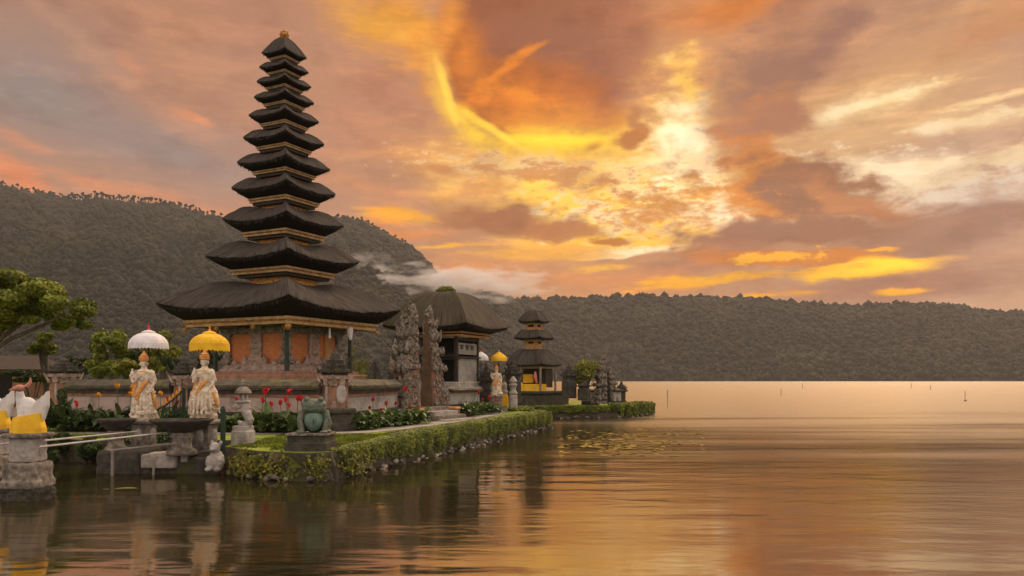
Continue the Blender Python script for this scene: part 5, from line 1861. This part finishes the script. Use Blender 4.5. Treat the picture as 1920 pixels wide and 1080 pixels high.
# iron gate between the statues
c = at(315, 770, 18.6)
t = thing('iron_gate', 'green iron garden gate with an arched top and gold tipped bars between the statues', 'gate', (c.x, c.y, 0.4), R(-4))
xa, xb = -0.48, 0.38
for x, hh in ((xa, 0.95), (xb, 1.42)):
    MB().box((x, 0, hh / 2), (0.07, 0.07, hh), bev=0.01).build('gate_post', M['greenpaint'], t)
arch = [Vector((xa + (xb - xa) * k / 10, 0, 0.86 + 0.52 * (k / 10) ** 1.8)) for k in range(11)]
MB().tube(arch, 0.018, 6).build('arched_rail', M['greenpaint'], t)
MB().tube([(xa, 0, 0.3), (xb, 0, 0.3)], 0.016, 6).build('lower_rail', M['greenpaint'], t)
for k in range(1, 10):
    q = arch[k]
    b = MB().tube([(q.x, 0, 0.1), (q.x, 0, q.z + 0.04)], 0.010, 5).build('bar', M['greenpaint'], t)
    MB().lathe([(0.012, 0), (0.030, 0.03), (0.020, 0.07), (0.003, 0.13)], 6, (q.x, 0, q.z + 0.03)).build('tip', M['orangeflower'], b)
c = at(418, 0, 16.9)
t = thing('mooring_post', 'green painted post standing at the water beside the stone terrace', 'post', (c.x, c.y, 0))
MB().tube([(0, 0, 0.42), (0, 0, 1.36)], 0.055, 10).tube([(0, 0, 1.36), (0, 0, 1.44)], [0.065, 0.03], 10).build('upper_post', M['greenpaint'], t)
MB().tube([(0, 0, -0.6), (0, 0, 0.42)], 0.05, 10).build('rusty_foot', mat('rusty iron', (0.20, 0.075, 0.035), (0.10, 0.045, 0.025), 8, 5, 0.85, 0.4), t)

# naga lantern
c = gz(456, 833, HG)
t = thing('stone_lantern', 'pale stone lantern on a coiled serpent, on a square block at the island edge', 'lantern', (c.x, c.y, HG), R(-12))
MB().box((0, 0, 0.14), (0.40, 0.38, 0.34), bev=0.02).box((0, 0, 0.36), (0.36, 0.34, 0.12), bev=0.02).build('block', M['palestone'], t)
m = MB()
m.tube([(0.12, 0.02, 0.40), (0.16, 0, 0.55), (0.10, -0.02, 0.68), (0.05, -0.02, 0.76), (0.06, 0, 0.86), (0.0, -0.02, 0.93)], [0.07, 0.10, 0.10, 0.095, 0.10, 0.10], 10)
m.tube([(0.10, 0, 0.42), (-0.02, -0.06, 0.47), (-0.10, -0.05, 0.52)], [0.09, 0.07, 0.03], 8)
m.ell((-0.11, -0.06, 0.86), (0.09, 0.07, 0.07)); m.ell((-0.18, -0.08, 0.84), (0.05, 0.05, 0.035))
for q in range(5):
    m.ell((0.16 - 0.02 * q, 0.03, 0.55 + 0.09 * q), (0.045, 0.10, 0.035))
m.build('serpent', M['palestone'], t, remesh=0.014, disp=0.03, dscale=0.05)
l = MB()
l.lathe([(0.12, 0.92), (0.17, 0.95), (0.16, 0.98), (0.09, 1.0)], 12)
l.build('lantern_floor', M['palestone'], t)
l = MB()
for a in range(6):
    l.tube([(0.10 * math.cos(a * 1.047), 0.10 * math.sin(a * 1.047), 0.98), (0.10 * math.cos(a * 1.047), 0.10 * math.sin(a * 1.047), 1.14)], 0.022, 6)
l.lathe([(0.06, 0.98), (0.06, 1.14)], 8)
l.build('lantern_house', M['palestone'], t)
l = MB()
l.lathe([(0.12, 1.12), (0.185, 1.15), (0.175, 1.19), (0.13, 1.25), (0.07, 1.29), (0.045, 1.31), (0.07, 1.34), (0.045, 1.37), (0.055, 1.40), (0.012, 1.47)], 16)
l.build('lantern_roof', M['stone'], t)

# frog on its plinth
c = gz(575, 846, HG)
t = thing('frog_plinth', 'dark two step stone plinth carrying the green frog', 'plinth', (c.x, c.y + 0.36, HG), R(-4))
MB().box((0, 0, 0.08), (0.86, 0.78, 0.20), bev=0.02).build('lower_step', M['darkstone'], t)
MB().box((0, 0, 0.25), (0.78, 0.70, 0.14), bev=0.02).build('upper_step', M['darkstone'], t)
MB().box((0, 0, 0.335), (0.84, 0.76, 0.04), bev=0.01).build('slab', M['stone'], t)
fz_ = HG + 0.355
t = thing('frog_statue', 'squat green stone frog with a pale teal belly sitting on its plinth', 'statue', (c.x + 0.06, c.y + 0.38, fz_), R(8))
t.scale = (0.90, 0.95, 0.97)
b = MB()
b.ell((0, 0.05, 0.28), (0.275, 0.25, 0.30))
b.ell((0, -0.03, 0.50), (0.285, 0.24, 0.13), (-0.12, 0, 0))
b.ell((0, -0.02, 0.60), (0.29, 0.25, 0.13), (0.16, 0, 0))
for q in (-1, 1):
    b.ell((q * 0.27, 0.08, 0.17), (0.12, 0.22, 0.18), (0, 0.15 * q, 0))
    b.tube([(q * 0.26, -0.02, 0.44), (q * 0.31, -0.12, 0.28), (q * 0.25, -0.24, 0.06)], [0.085, 0.075, 0.055], 10)
    b.ell((q * 0.25, -0.28, 0.035), (0.075, 0.10, 0.035))
    for k in (-1, 0, 1):
        b.tube([(q * 0.25 + k * 0.045, -0.32, 0.03), (q * 0.25 + k * 0.07, -0.40, 0.02)], [0.025, 0.018], 6)
    b.ell((q * 0.33, -0.10, 0.035), (0.07, 0.13, 0.035))
for _ in range(26):
    a, e = random.uniform(0, 6.28), random.uniform(0.2, 1.3)
    b.ell((0.25 * math.cos(a) * math.cos(e * 0.7), 0.05 + 0.22 * math.sin(a) * math.cos(e * .7), 0.36 + 0.33 * math.sin(e)), (0.025, 0.025, 0.022))
b.build('body', M['frog'], t, remesh=0.012, disp=0.018, dscale=0.06)
MB().ell((0, -0.105, 0.25), (0.215, 0.165, 0.225), nu=24, nv=16).build('belly', M['frogbelly'], t, True)
for q in (-1, 1):
    MB().ell((q * 0.16, -0.10, 0.705), (0.065, 0.06, 0.065)).build('eye', M['frog'], t, True)
MB().tube([(0.02, -0.30, 0.31), (0.015, -0.305, 0.24), (0.01, -0.29, 0.16)], [0.006, 0.009, 0.004], 6).build('belly_mark', M['darkstone'], t)

# winged statues wrapped in yellow cloth, on posts at the left edge
def winged(px, pyb, Y, label, flip=1, post=None):
    c = at(px, pyb, Y)
    if post:
        tp = thing('stone_bollard', post, 'post', (c.x, c.y, 0), R(-6))
        h = c.z
        MB().box((0, 0, h - 0.04), (0.58, 0.56, 0.08), bev=0.015).build('cap', M['stone'], tp, remesh=0.02, disp=0.02)
        MB().box((0, 0, h - 0.28), (0.42, 0.40, 0.42), bev=0.02).build('shaft', M['palestone'], tp, remesh=0.02, disp=0.03)
        m = MB().box((0, 0, 0.45), (0.56, 0.54, 0.34), bev=0.03).box((0, 0, 0.27), (0.62, 0.60, 0.14), bev=0.03)
        m.build('footing', M['stone'], tp, remesh=0.025, disp=0.05, dscale=0.12)
        MB().box((0, 0, -0.2), (0.60, 0.58, 0.9), bev=0.04).build('weedy_foot', M['darkstone'], tp, remesh=0.03, disp=0.12, dscale=0.06)
    t = thing('winged_statue', label, 'statue', tuple(c), R(-6))
    b = MB()
    b.ell((0, 0, 0.30), (0.17, 0.16, 0.30))
    b.tube([(-0.07, -0.03, 0.45), (-0.10, -0.06, 0.60), (-0.08, -0.10, 0.70)], [0.10, 0.07, 0.055], 10)
    b.build('body', M['wing'], t, remesh=0.014, disp=0.012)
    h = MB()
    h.ell((-0.07, -0.11, 0.75), (0.075, 0.08, 0.06)); h.tube([(-0.12, -0.16, 0.74), (-0.20, -0.20, 0.71)], [0.04, 0.008], 8)
    h.tube([(0.0, -0.04, 0.77), (0.05, -0.02, 0.84), (0.06, -0.02, 0.93)], [0.045, 0.03, 0.008], 8)
    h.build('red_head', mat('faded red paint', (0.52, 0.18, 0.13), (0.40, 0.20, 0.16), 8, 4, 0.7) if 'hd' not in M else M['hd'], t, remesh=0.012)
    for s_, (dx, hh) in ((1, (0.38, 0.70)), (-1, (-0.20, 0.62))):
        v, f = [], []
        nseg = 8
        for side in (-1, 1):
            for i in range(nseg + 1):
                q = i / nseg
                lo = Vector((0.02 * s_ + (0.25 if s_ > 0 else 0.12) * s_ * q, 0.03 + 0.02 * side, 0.16 + 0.05 * q))
                hi = Vector((dx * (0.10 + 0.90 * q) if s_ > 0 else dx * (0.3 + 0.7 * q), 0.02 + 0.02 * side - 0.03 * q, 0.46 + (hh - 0.46) * q ** 1.2 + (0.02 if i % 2 else 0)))
                v += [lo, lo.lerp(hi, 0.5) + Vector((0.03 * s_, 0.02 * side, 0)), hi]
        k = (nseg + 1) * 3
        for i in range(nseg):
            for j in range(2):
                a = i * 3 + j
                f.append((a, a + 3, a + 4, a + 1))
                f.append((k + a, k + a + 1, k + a + 4, k + a + 3))
            f.append((i * 3 + 2, i * 3 + 5, k + i * 3 + 5, k + i * 3 + 2))
            f.append((i * 3, k + i * 3, k + i * 3 + 3, i * 3 + 3))
        f += [(0, 1, k + 1, k), (1, 2, k + 2, k + 1), (nseg * 3, k + nseg * 3, k + nseg * 3 + 1, nseg * 3 + 1), (nseg * 3 + 1, k + nseg * 3 + 1, k + nseg * 3 + 2, nseg * 3 + 2)]
        w = MB()
        w.add(v, f)
        w.build('wing', M['wing'], t)
    c_ = MB()
    n = 28
    prof = [(0.29, 0.0), (0.285, 0.08), (0.255, 0.2), (0.235, 0.30)]
    v, f = [], []
    for k, (r, z) in enumerate(prof):
        for i in range(n):
            a = 6.2832 * i / n
            q = 1 + 0.03 * math.sin(i * 3.3) * (1 - k / 4)
            zz = z + (0.04 * math.cos(a - 0.5) if k == 3 else 0)
            v.append((r * q * math.cos(a) * 0.98, r * q * math.sin(a) * 0.85, zz))
    for k in range(3):
        for i in range(n):
            j = (i + 1) % n
            f.append((k * n + i, k * n + j, k * n + n + j, k * n + n + i))
    f.append(tuple(range(3 * n, 4 * n)))
    c_.add(v, f)
    c_.build('cloth', M['yellow'], t)
    return t


winged(53, 811, 13.4, 'white winged statue wrapped in yellow cloth on the nearest stone post', post='pale stone post with a dark weedy foot standing in the water at the left')
winged(-10, 803, 14.6, 'second white winged statue, cut off by the left picture edge', post='pale stone post cut off by the left picture edge')
a, b = at(84, 826, 13.3), at(258, 809, 17.0)
t = tag(MB().tube([a, b], 0.017, 8).build('handrail', M['pipe']), 'upper white pipe rail running from the winged statue post to the terrace', 'railing')
a, b = at(74, 838, 13.15), at(322, 810, 17.0)
t = tag(MB().tube([a, b], 0.018, 8).build('handrail', M['pipe']), 'lower white pipe rail running from the winged statue post to the terrace', 'railing')
a, b = at(-20, 835, 14.3), at(34, 829, 13.4)
t = tag(MB().tube([a, b], 0.017, 8).tube([a + Vector((0, 0, .14)), b + Vector((0, 0, .14))], 0.018, 8).build('handrail', M['pipe']), 'double white pipe rail between the two winged statue posts', 'railing')
c = gz(210, 893, 0)
t = thing('plank_rail', 'thin grey wooden rail on a post standing in the water by the terrace', 'railing', (c.x, c.y, 0))
MB().tube([(0, 0, -0.6), (0.01, 0, 0.53)], 0.032, 8).build('post', M['greywood'], t)
MB().tube([(-0.04, 0, 0.53), (1.28, 0.35, 0.66)], 0.026, 8).build('rail', M['greywood'], t)
MB().tube([(0.75, 0.2, -0.4), (0.78, 0.2, 0.30)], 0.025, 8).build('short_post', M['greywood'], t)
c = at(617, 845, 15.75)
t = tag(MB().tube([(-3.62, 15.83, 0.52), (-3.50, 15.66, 0.30), (-3.40, 15.62, -0.3)], 0.045, 10).build('drain_pipe', M['darkwood']), 'dark pipe leaning down the island corner into the water', 'pipe')

# ------------------------------------------------------------------ flower beds
def leaf_strip(mb, base, d, L, w, arch):
    """one broad pointed leaf growing from base along d, arching over"""
    d = Vector(d).normalized()
    s = d.cross(Vector((0, 0, 1)))
    if s.length < 1e-3:
        s = Vector((1, 0, 0))
    s.normalize()
    n = 4
    v = []
    p = Vector(base)
    for i in range(n + 1):
        q = i / n
        ww = w * math.sin(math.pi * min(1, 0.12 + q * 0.88)) ** 0.8
        v += [p - s * ww + Vector((0, 0, 0.25 * ww)), p, p + s * ww + Vector((0, 0, 0.25 * ww))]
        d = (d - Vector((0, 0, arch * 0.30))).normalized()
        p = p + d * (L / n)
    f = []
    for i in range(n):
        a = 3 * i
        f += [(a, a + 1, a + 4, a + 3), (a + 1, a + 2, a + 5, a + 4)]
    mb.add(v, f)


def canna(label, h, flower, group, m='canna', seed=0, cat='plant'):
    rnd = random.Random(seed)
    t = thing('canna_plant', label, cat, (0, 0, 0), 0, group)
    lv = MB()
    for k in range(rnd.randint(14, 19)):
        a = rnd.uniform(0, 6.28)
        z = rnd.uniform(0.05, 0.55) * h
        el_ = rnd.uniform(0.5, 1.25)
        leaf_strip(lv, (0.05 * math.cos(a), 0.05 * math.sin(a), z), (math.cos(a) * math.cos(el_), math.sin(a) * math.cos(el_), math.sin(el_)), rnd.uniform(0.30, 0.48) * h / 0.8, rnd.uniform(0.055, 0.085), rnd.uniform(0.4, 1.3))
    lv.build('leaves', M[m], t)
    if flower:
        x, y = rnd.uniform(-.1, .1), rnd.uniform(-.1, .1)
        hh = h * rnd.uniform(1.05, 1.45)
        st = MB().tube([(0, 0, 0.1), (x * 0.6, y * 0.6, hh * 0.6), (x, y, hh)], [0.014, 0.011, 0.008], 5).build('stem', M['canna'], t)
        fl, fn_ = clump_points([((x, y, hh + 0.02), (0.048, 0.048, 0.06)), ((x + 0.03, y, hh + 0.06), (0.035, 0.035, 0.04))], 70)
        leaves('flower', fl, fn_, RNG.uniform(0.025, 0.045, len(fl)), M[flower], t)
    return t


def scatter(protos, spots, zj=0.0):
    """first uses of each prototype move it, later ones copy it with all its parts"""
    used = {}
    for k, (i, x, y, z, s) in enumerate(spots):
        p = protos[i]
        o = p if i not in used else copy_tree(p)
        used[i] = 1
        o.location = (x, y, z)
        o.rotation_euler = (0, 0, random.uniform(0, 6.28))
        o.scale = (s, s, s)


def bed_spots(a, b, n, depth, zb, kinds, smin, smax, side=1):
    a, b = Vector(a), Vector(b)
    d = (b - a)
    o = Vector((d.y, -d.x)).normalized() * side
    out = []
    for k in range(n):
        q = (k + random.uniform(0.1, 0.9)) / n
        p = a + d * q + o * random.uniform(0.1, depth)
        out.append((random.choice(kinds), p.x, p.y, zb, random.uniform(smin, smax)))
    return out


b1 = [canna('green leafy plant of the bed between the stone lantern and the corner pillar', 0.62, None, 'leafy plants of the bed left of the corner pillar', seed=s) for s in (1, 2, 3)]
f1 = [canna('plant with a red flower in the bed between the stone lantern and the corner pillar', 0.62, 'red', 'red flowers of the bed left of the corner pillar', seed=s) for s in (4, 5)]
scatter(b1, bed_spots((-9.1, 22.75), (-5.6, 22.0), 34, 0.85, HG, [0, 1, 2], 0.8, 1.15))
sp = []
for k, (px, py, Y) in enumerate(((502, 735, 21.9), (536, 742, 21.8), (530, 756, 21.6), (541, 755, 21.5), (556, 748, 22.0), (438, 754, 21.8), (603, 766, 21.2), (572, 752, 22.0), (488, 752, 21.8), (515, 762, 21.4), (590, 756, 21.8), (548, 764, 21.3))):
    c = at(px, py, Y)
    sp.append((k % 2, c.x, c.y, HG, (c.z - HG) / 0.80))
scatter(f1, sp)
b2 = [canna('broad leaved green plant of the bed in front of the short pale wall', 0.62, None, 'leafy plants of the bed before the split gate', seed=s) for s in (7, 8, 9)]
f2 = [canna('plant with a red flower in the bed in front of the short pale wall', 0.62, 'red', 'red flowers of the bed before the split gate', seed=s) for s in (10, 11)]
scatter(b2, bed_spots((-4.75, 22.6), (-3.55, 27.0), 38, 0.85, HG, [0, 1, 2], 0.8, 1.2))
sp = []
for k, (px, py, Y) in enumerate(((700, 754, 24.5), (728, 751, 25.0), (755, 736, 26.0), (771, 760, 26.0), (782, 768, 26.0), (690, 760, 24.0), (668, 766, 23.5), (712, 764, 24.4), (742, 760, 25.2))):
    c = at(px, py, Y)
    sp.append((k % 2, c.x, c.y, HG, (c.z - HG) / 0.80))
scatter(f2, sp)
b3 = [canna('leafy plant of the small bed right of the gate steps', 0.62, None, 'leafy plants of the bed right of the steps', seed=s) for s in (12, 13)]
f3 = [canna('plant with a red flower in the small bed right of the gate steps', 0.62, 'red', 'red flowers of the bed right of the steps', seed=s) for s in (14, 15)]
scatter(b3, bed_spots((-2.3, 30.6), (-1.35, 34.6), 22, 0.75, HG, [0, 1], 0.9, 1.3))
sp = []
for k, (px, py, Y) in enumerate(((891, 731, 32.5), (868, 747, 32.0), (913, 742, 33.0), (922, 744, 33.2), (932, 749, 33.5), (936, 752, 33.6), (908, 746, 33.0), (928, 745, 33.8))):
    c = at(px, py, Y)
    sp.append((k % 2, c.x, c.y, HG, (c.z - HG) / 0.80))
scatter(f3, sp)
b4 = [canna('dark leafy plant of the bed below the left stretch of wall', 0.85, None, 'leafy plants of the bed at the far left', m='leaf', seed=s) for s in (16, 17, 18)]
f4 = [canna('plant with a yellow flower in the bed below the left stretch of wall', 0.8, 'orangeflower', 'yellow flowers of the bed at the far left', m='leaf', seed=s) for s in (19, 20)]
f5 = [canna('plant with a red flower in the bed below the left stretch of wall', 0.8, 'red', 'red flowers of the bed at the far left', m='leaf', seed=s) for s in (21,)]
scatter(b4, bed_spots((-13.2, 23.4), (-9.2, 22.6), 46, 1.4, HG, [0, 1, 2], 0.75, 1.15))
sp = []
for k, (px, py, Y) in enumerate(((222, 730, 22.3), (186, 748, 22.0), (246, 734, 22.4), (300, 745, 22.5), (247, 744, 22.2), (366, 742, 21.9), (372, 733, 22.1))):
    c = at(px, py, Y)
    sp.append((k % 2, c.x, c.y, HG, (c.z - HG) / 1.03))
scatter(f4, sp)
sp = []
for k, (px, py, Y) in enumerate(((144, 752, 22.1), (151, 756, 22.1), (312, 746, 22.3), (327, 749, 22.2))):
    c = at(px, py, Y)
    sp.append((0, c.x, c.y, HG, (c.z - HG) / 1.03))
scatter(f5, sp)


# ------------------------------------------------------------------ shrubs and trees
def shrub(px, py, Y, w, h, label, m, n=1400, size=(0.03, 0.07), name='shrub', zb=None, flat=0.85, cat='shrub', group=None):
    """rounded bush whose middle the photograph shows at px, py"""
    c = at(px, py, Y)
    rx, rz_ = w * Y / F / 2, h * Y / F / 2
    zb = c.z - rz_ if zb is None else zb
    t = thing(name, label, cat, (c.x, c.y, zb), 0, group)
    st = MB()
    cl = []
    for k in range(9):
        a, q = random.uniform(0, 6.28), random.uniform(0.2, 0.72)
        p = Vector((rx * q * math.cos(a), rx * q * 0.8 * math.sin(a), c.z - zb + rz_ * random.uniform(-0.5, 0.6)))
        cl.append((tuple(p), (rx * random.uniform(0.3, 0.5), rx * random.uniform(0.3, 0.5), rz_ * random.uniform(0.28, 0.45))))
        st.tube([(0, 0, -0.05), p * 0.5 + Vector((0, 0, 0.1)), p], [0.03, 0.02, 0.01], 5)
    st.build('stems', M['bark'], t)
    p, nn = clump_points(cl, n)
    leaves('foliage', p, nn, RNG.uniform(size[0], size[1], n), M[m], t, 0.6)
    return t


for k, (px, py, Y, w, h, mm, lb) in enumerate((
        (105, 838, 19.1, 70, 60, 'leaf', 'dark leafy bush overhanging the water behind the winged statue'),
        (160, 842, 19.05, 70, 55, 'leaf', 'dark leafy bush overhanging the water left of the stone terrace'),
        (45, 842, 19.1, 80, 60, 'leaf', 'dark leafy bush overhanging the water at the left picture edge'),
        (230, 834, 19.1, 60, 50, 'leaf', 'dark low bush behind the smaller stone basin'),
        (300, 838, 19.2, 70, 50, 'leaf', 'dark low bush behind the wide stone basin'),
        (375, 834, 19.2, 60, 60, 'leaf', 'dark low bush behind the statue with the yellow parasol'),
        (105, 762, 22.2, 52, 70, 'leaf', 'dark green shrub below the far left wall pillar'))):
    shrub(px, py, Y, w, h, lb, mm, 1500)
shrub(1104, 695, 43.0, 62, 58, 'round yellow green bush beside the dark gate post on the islet', 'crown_yellow', 1500, (0.05, 0.10))
shrub(1086, 712, 42.8, 20, 20, 'small yellow green bush left of the round bush on the islet', 'crown_yellow', 500, (0.05, 0.10))
shrub(60, 706, 33.0, 120, 36, 'clipped dark hedge behind the winged statues', 'crown_dark', 2600, (0.05, 0.09), 'hedge_row', 0.5, cat='hedge')
shrub(235, 693, 36.0, 70, 40, 'bright yellow green shrub behind the wall left of the white parasol', 'crown_yellow', 1500, (0.06, 0.12))
shrub(190, 694, 35.0, 50, 34, 'light green shrub behind the wall left of the white parasol', 'crown', 1200, (0.06, 0.12))
shrub(330, 690, 34.0, 60, 44, 'dark shrub behind the wall between the two parasols', 'crown_dark', 1200, (0.06, 0.11))
for k in range(7):                                    # bamboo behind the tall pagoda
    c = at(656 + 4.5 * k, 712, 37 + (k % 3) * 0.4)
    t = thing('bamboo_stem', 'slim yellow green bamboo stem behind the right column of the tall pagoda', 'bamboo', (c.x, c.y, 0.5), 0, 'bamboo behind the tall pagoda')
    h = random.uniform(2.0, 3.1) - 0.07 * k
    MB().tube([(0, 0, 0), (0.05, 0, h * 0.5), (0.16, 0, h)], [0.03, 0.025, 0.01], 6).build('stem', M['crown_yellow'], t)
    p, nn = clump_points([((0.05 + 0.1 * q / 5, 0, h * (0.35 + 0.13 * q)), (0.13, 0.13, 0.2)) for q in range(6)], 160)
    leaves('leaves', p, nn, RNG.uniform(0.05, 0.11, len(p)), M['crown_yellow'], t, 0.3)


def tree(name, label, foot, clumps, n, size, m, trunk_r, limbs, cat='tree', group=None):
    """trunk with limbs reaching into leaf clumps [(offset from foot, radii)]"""
    t = thing(name, label, cat, tuple(foot), 0, group)
    tm = MB()
    for path, r in limbs:
        tm.tube(path, list(np.linspace(r, r * 0.35, len(path))), 8)
    tm.build('trunk', M['bark'], t)
    p, nn = clump_points(clumps, n)
    leaves('crown', p, nn, RNG.uniform(size[0], size[1], n), M[m], t, 0.6)
    return t


# broad tree at the left edge: flat layered crown on spreading limbs
YT = 30.0
u = YT / F
foot = at(-70, 712, YT)
foot.z = 0.5
off = lambda px, py, dy=0.0: at(px, py, YT) - foot + Vector((0, dy, 0))
cl = []
for px, py, w, h in ((-60, 545, 60, 26), (-20, 530, 52, 22), (25, 522, 40, 18), (60, 535, 40, 17), (95, 552, 38, 16), (128, 568, 34, 15), (150, 582, 24, 11), (20, 556, 46, 18),
                     (60, 572, 46, 18), (100, 590, 40, 15), (125, 606, 22, 10), (30, 588, 40, 16), (-20, 575, 50, 20), (-70, 590, 50, 24), (-120, 560, 60, 28), (-110, 610, 50, 24),
                     (75, 606, 24, 9), (5, 610, 28, 10), (-30, 606, 30, 12), (45, 545, 36, 15)):
    for q in range(2):
        cl.append((tuple(off(px + random.uniform(-8, 8), py + random.uniform(-5, 5), random.uniform(-1.4, 1.4))), (w * u * 0.75, w * u * 0.8, h * u * 0.95)))
lim = [([(0, 0, 0), (0.15, 0, 1.0), off(-45, 665)], 0.24)]
for px, py in ((90, 575), (30, 570), (140, 590), (-10, 560), (-90, 580), (60, 560)):
    lim.append(([off(-52, 680), off(-30 + (px + 30) * 0.30, 650 - (650 - py) * 0.25), off(-30 + (px + 30) * 0.65, 640 - (640 - py) * 0.6), off(px, py, random.uniform(-.6, .6))], 0.11))
tree('broad_tree', 'broad green tree with a layered crown and bare spreading limbs at the left edge', foot, cl, 27000, (0.05, 0.11), 'crown', 0.2, lim)


def simple_tree(px, pyt, pyb, Y, w, label, m, n, size, name='tree', group=None, dense=10):
    foot = at(px, 712, Y)
    foot.z = 0.5
    u = Y / F
    cl = []
    h = pyb - pyt
    for k in range(dense):
        q = random.random()
        py = pyb - h * (0.12 + 0.76 * q)
        ww = w * (1 - 0.55 * abs(q - 0.4))
        a = random.uniform(-0.36, 0.36) * ww
        cl.append((tuple(at(px + a, py, Y) - foot + Vector((0, random.uniform(-.3, .3) * ww * u, 0))), (ww * u * random.uniform(.16, .27), ww * u * random.uniform(.16, .27), h * u * random.uniform(.09, .16))))
    top = at(px, pyt + h * 0.3, Y) - foot
    lim = [([(0, 0, 0), top * 0.5 + Vector((0.1, 0, 0)), top], 0.14)] + [([top * 0.35, (top * 0.45 + Vector(c[0]) * 0.5), Vector(c[0])], 0.05) for c in cl[:7]]
    return tree(name, label, foot, cl, n, size, m, 0.1, lim, group=group)


simple_tree(84, 622, 672, 34.0, 56, 'small round light green tree under the limbs of the broad tree', 'crown', 2200, (0.05, 0.10), 'round_tree')
simple_tree(205, 612, 705, 50.0, 92, 'feathery pale green tree behind the wall left of the white parasol', 'crown', 4200, (0.08, 0.17), 'feathery_tree', dense=16)
simple_tree(305, 617, 705, 48.0, 80, 'yellow green tree spreading out behind the white parasol', 'crown_yellow', 3600, (0.08, 0.16), 'feathery_tree', dense=15)
simple_tree(255, 640, 705, 55.0, 70, 'darker tree between the two feathery trees', 'crown_dark', 2600, (0.08, 0.16), 'dark_tree', dense=12)
simple_tree(150, 668, 708, 58.0, 60, 'low dark tree left of the feathery pale green tree', 'crown_dark', 2000, (0.08, 0.16), 'dark_tree', dense=10)
simple_tree(395, 655, 705, 52.0, 70, 'dark low tree behind the left column of the tall pagoda', 'crown_dark', 2000, (0.08, 0.16), 'dark_tree', dense=10)

# house at the far left
c = at(32, 712, 48.0)
t = thing('house', 'low house with a brown tiled roof beneath the broad tree', 'house', (c.x, c.y, 0.5), R(-10))
MB().box((0, 0, 1.0), (4.0, 3.0, 2.2)).build('wall', M['redbrick'], t)
m = MB()
m.add([(-2.6, -2.0, 2.1), (2.6, -2.0, 2.1), (2.6, 2.0, 2.1), (-2.6, 2.0, 2.1), (-1.5, 0, 2.95), (1.5, 0, 2.95)], [(0, 1, 5, 4), (1, 2, 5), (2, 3, 4, 5), (3, 0, 4), (3, 2, 1, 0)])
m.build('roof', M['rooftile'], t)
MB().box((0.6, -1.52, 1.1), (0.8, 0.06, 1.4)).build('window', M['opening'], t)

# ------------------------------------------------------------------ on the water
for k, (px, pyb, pyt, lb) in enumerate(((1251, 762, 731, 'thin stick standing in the lake nearest the islet tip'), (1809, 752, 733, 'dark stick standing in the lake at the far right'),
                                       (1464, 742, 729, 'thin stick standing far out in the middle of the lake'), (1504, 728, 719, 'tiny stick far out in the lake below the hill'),
                                       (1708, 728, 718, 'tiny stick far out in the lake, left of the far right stick'), (1744, 731, 722, 'faint stick far out in the lake beside the tiny stick'))):
    c = gz(px, pyb, 0)
    h = (pyb - pyt) * c.y / F
    m = MB().tube([(0, 0, -1.0), (0.02 * c.y / 40, 0, h)], 0.0003 * c.y + 0.008, 6)
    if k == 1:
        m.ell((0.05, 0, 0.05), (0.14, 0.10, 0.08))
    o = tag(m.build('fishing_stick', M['greywood']), lb, 'stick')
    o.location = c
lc, ln_ = [], []
for _ in range(1100):
    q = random.gauss(0, 0.5)
    px = 1172 + 80 * max(-1.5, min(1.8, q * 1.6))
    py = 826 + random.gauss(0, 13) + (px - 1170) * -0.06
    if mnoise.noise(Vector((px / 26.0, py / 7.0, 2))) < -0.08 or not 803 < py < 856:
        continue
    g = gz(px, py, 0.012)
    lc.append(tuple(g))
    ln_.append((random.uniform(-.05, .05), random.uniform(-.05, .05), 1))
tag(leaves('lily_pads', np.array(lc), np.array(ln_), RNG.uniform(0.06, 0.15, len(lc)), M['lily'], None, 0.8, 0.05), kind='stuff')
c = gz(235, 918, 0.012)
m = MB()
leaf_strip(m, (-0.20, 0, 0.01), (1, 0.12, 0.02), 0.42, 0.07, 0.0)
leaf_strip(m, (-0.28, -0.03, 0.008), (-1, 0.1, 0.0), 0.14, 0.03, 0.0)
o = tag(m.build('floating_leaf', M['crown_yellow']), 'bright yellow green leaf floating on the water below the terrace', 'leaf')
o.location = c
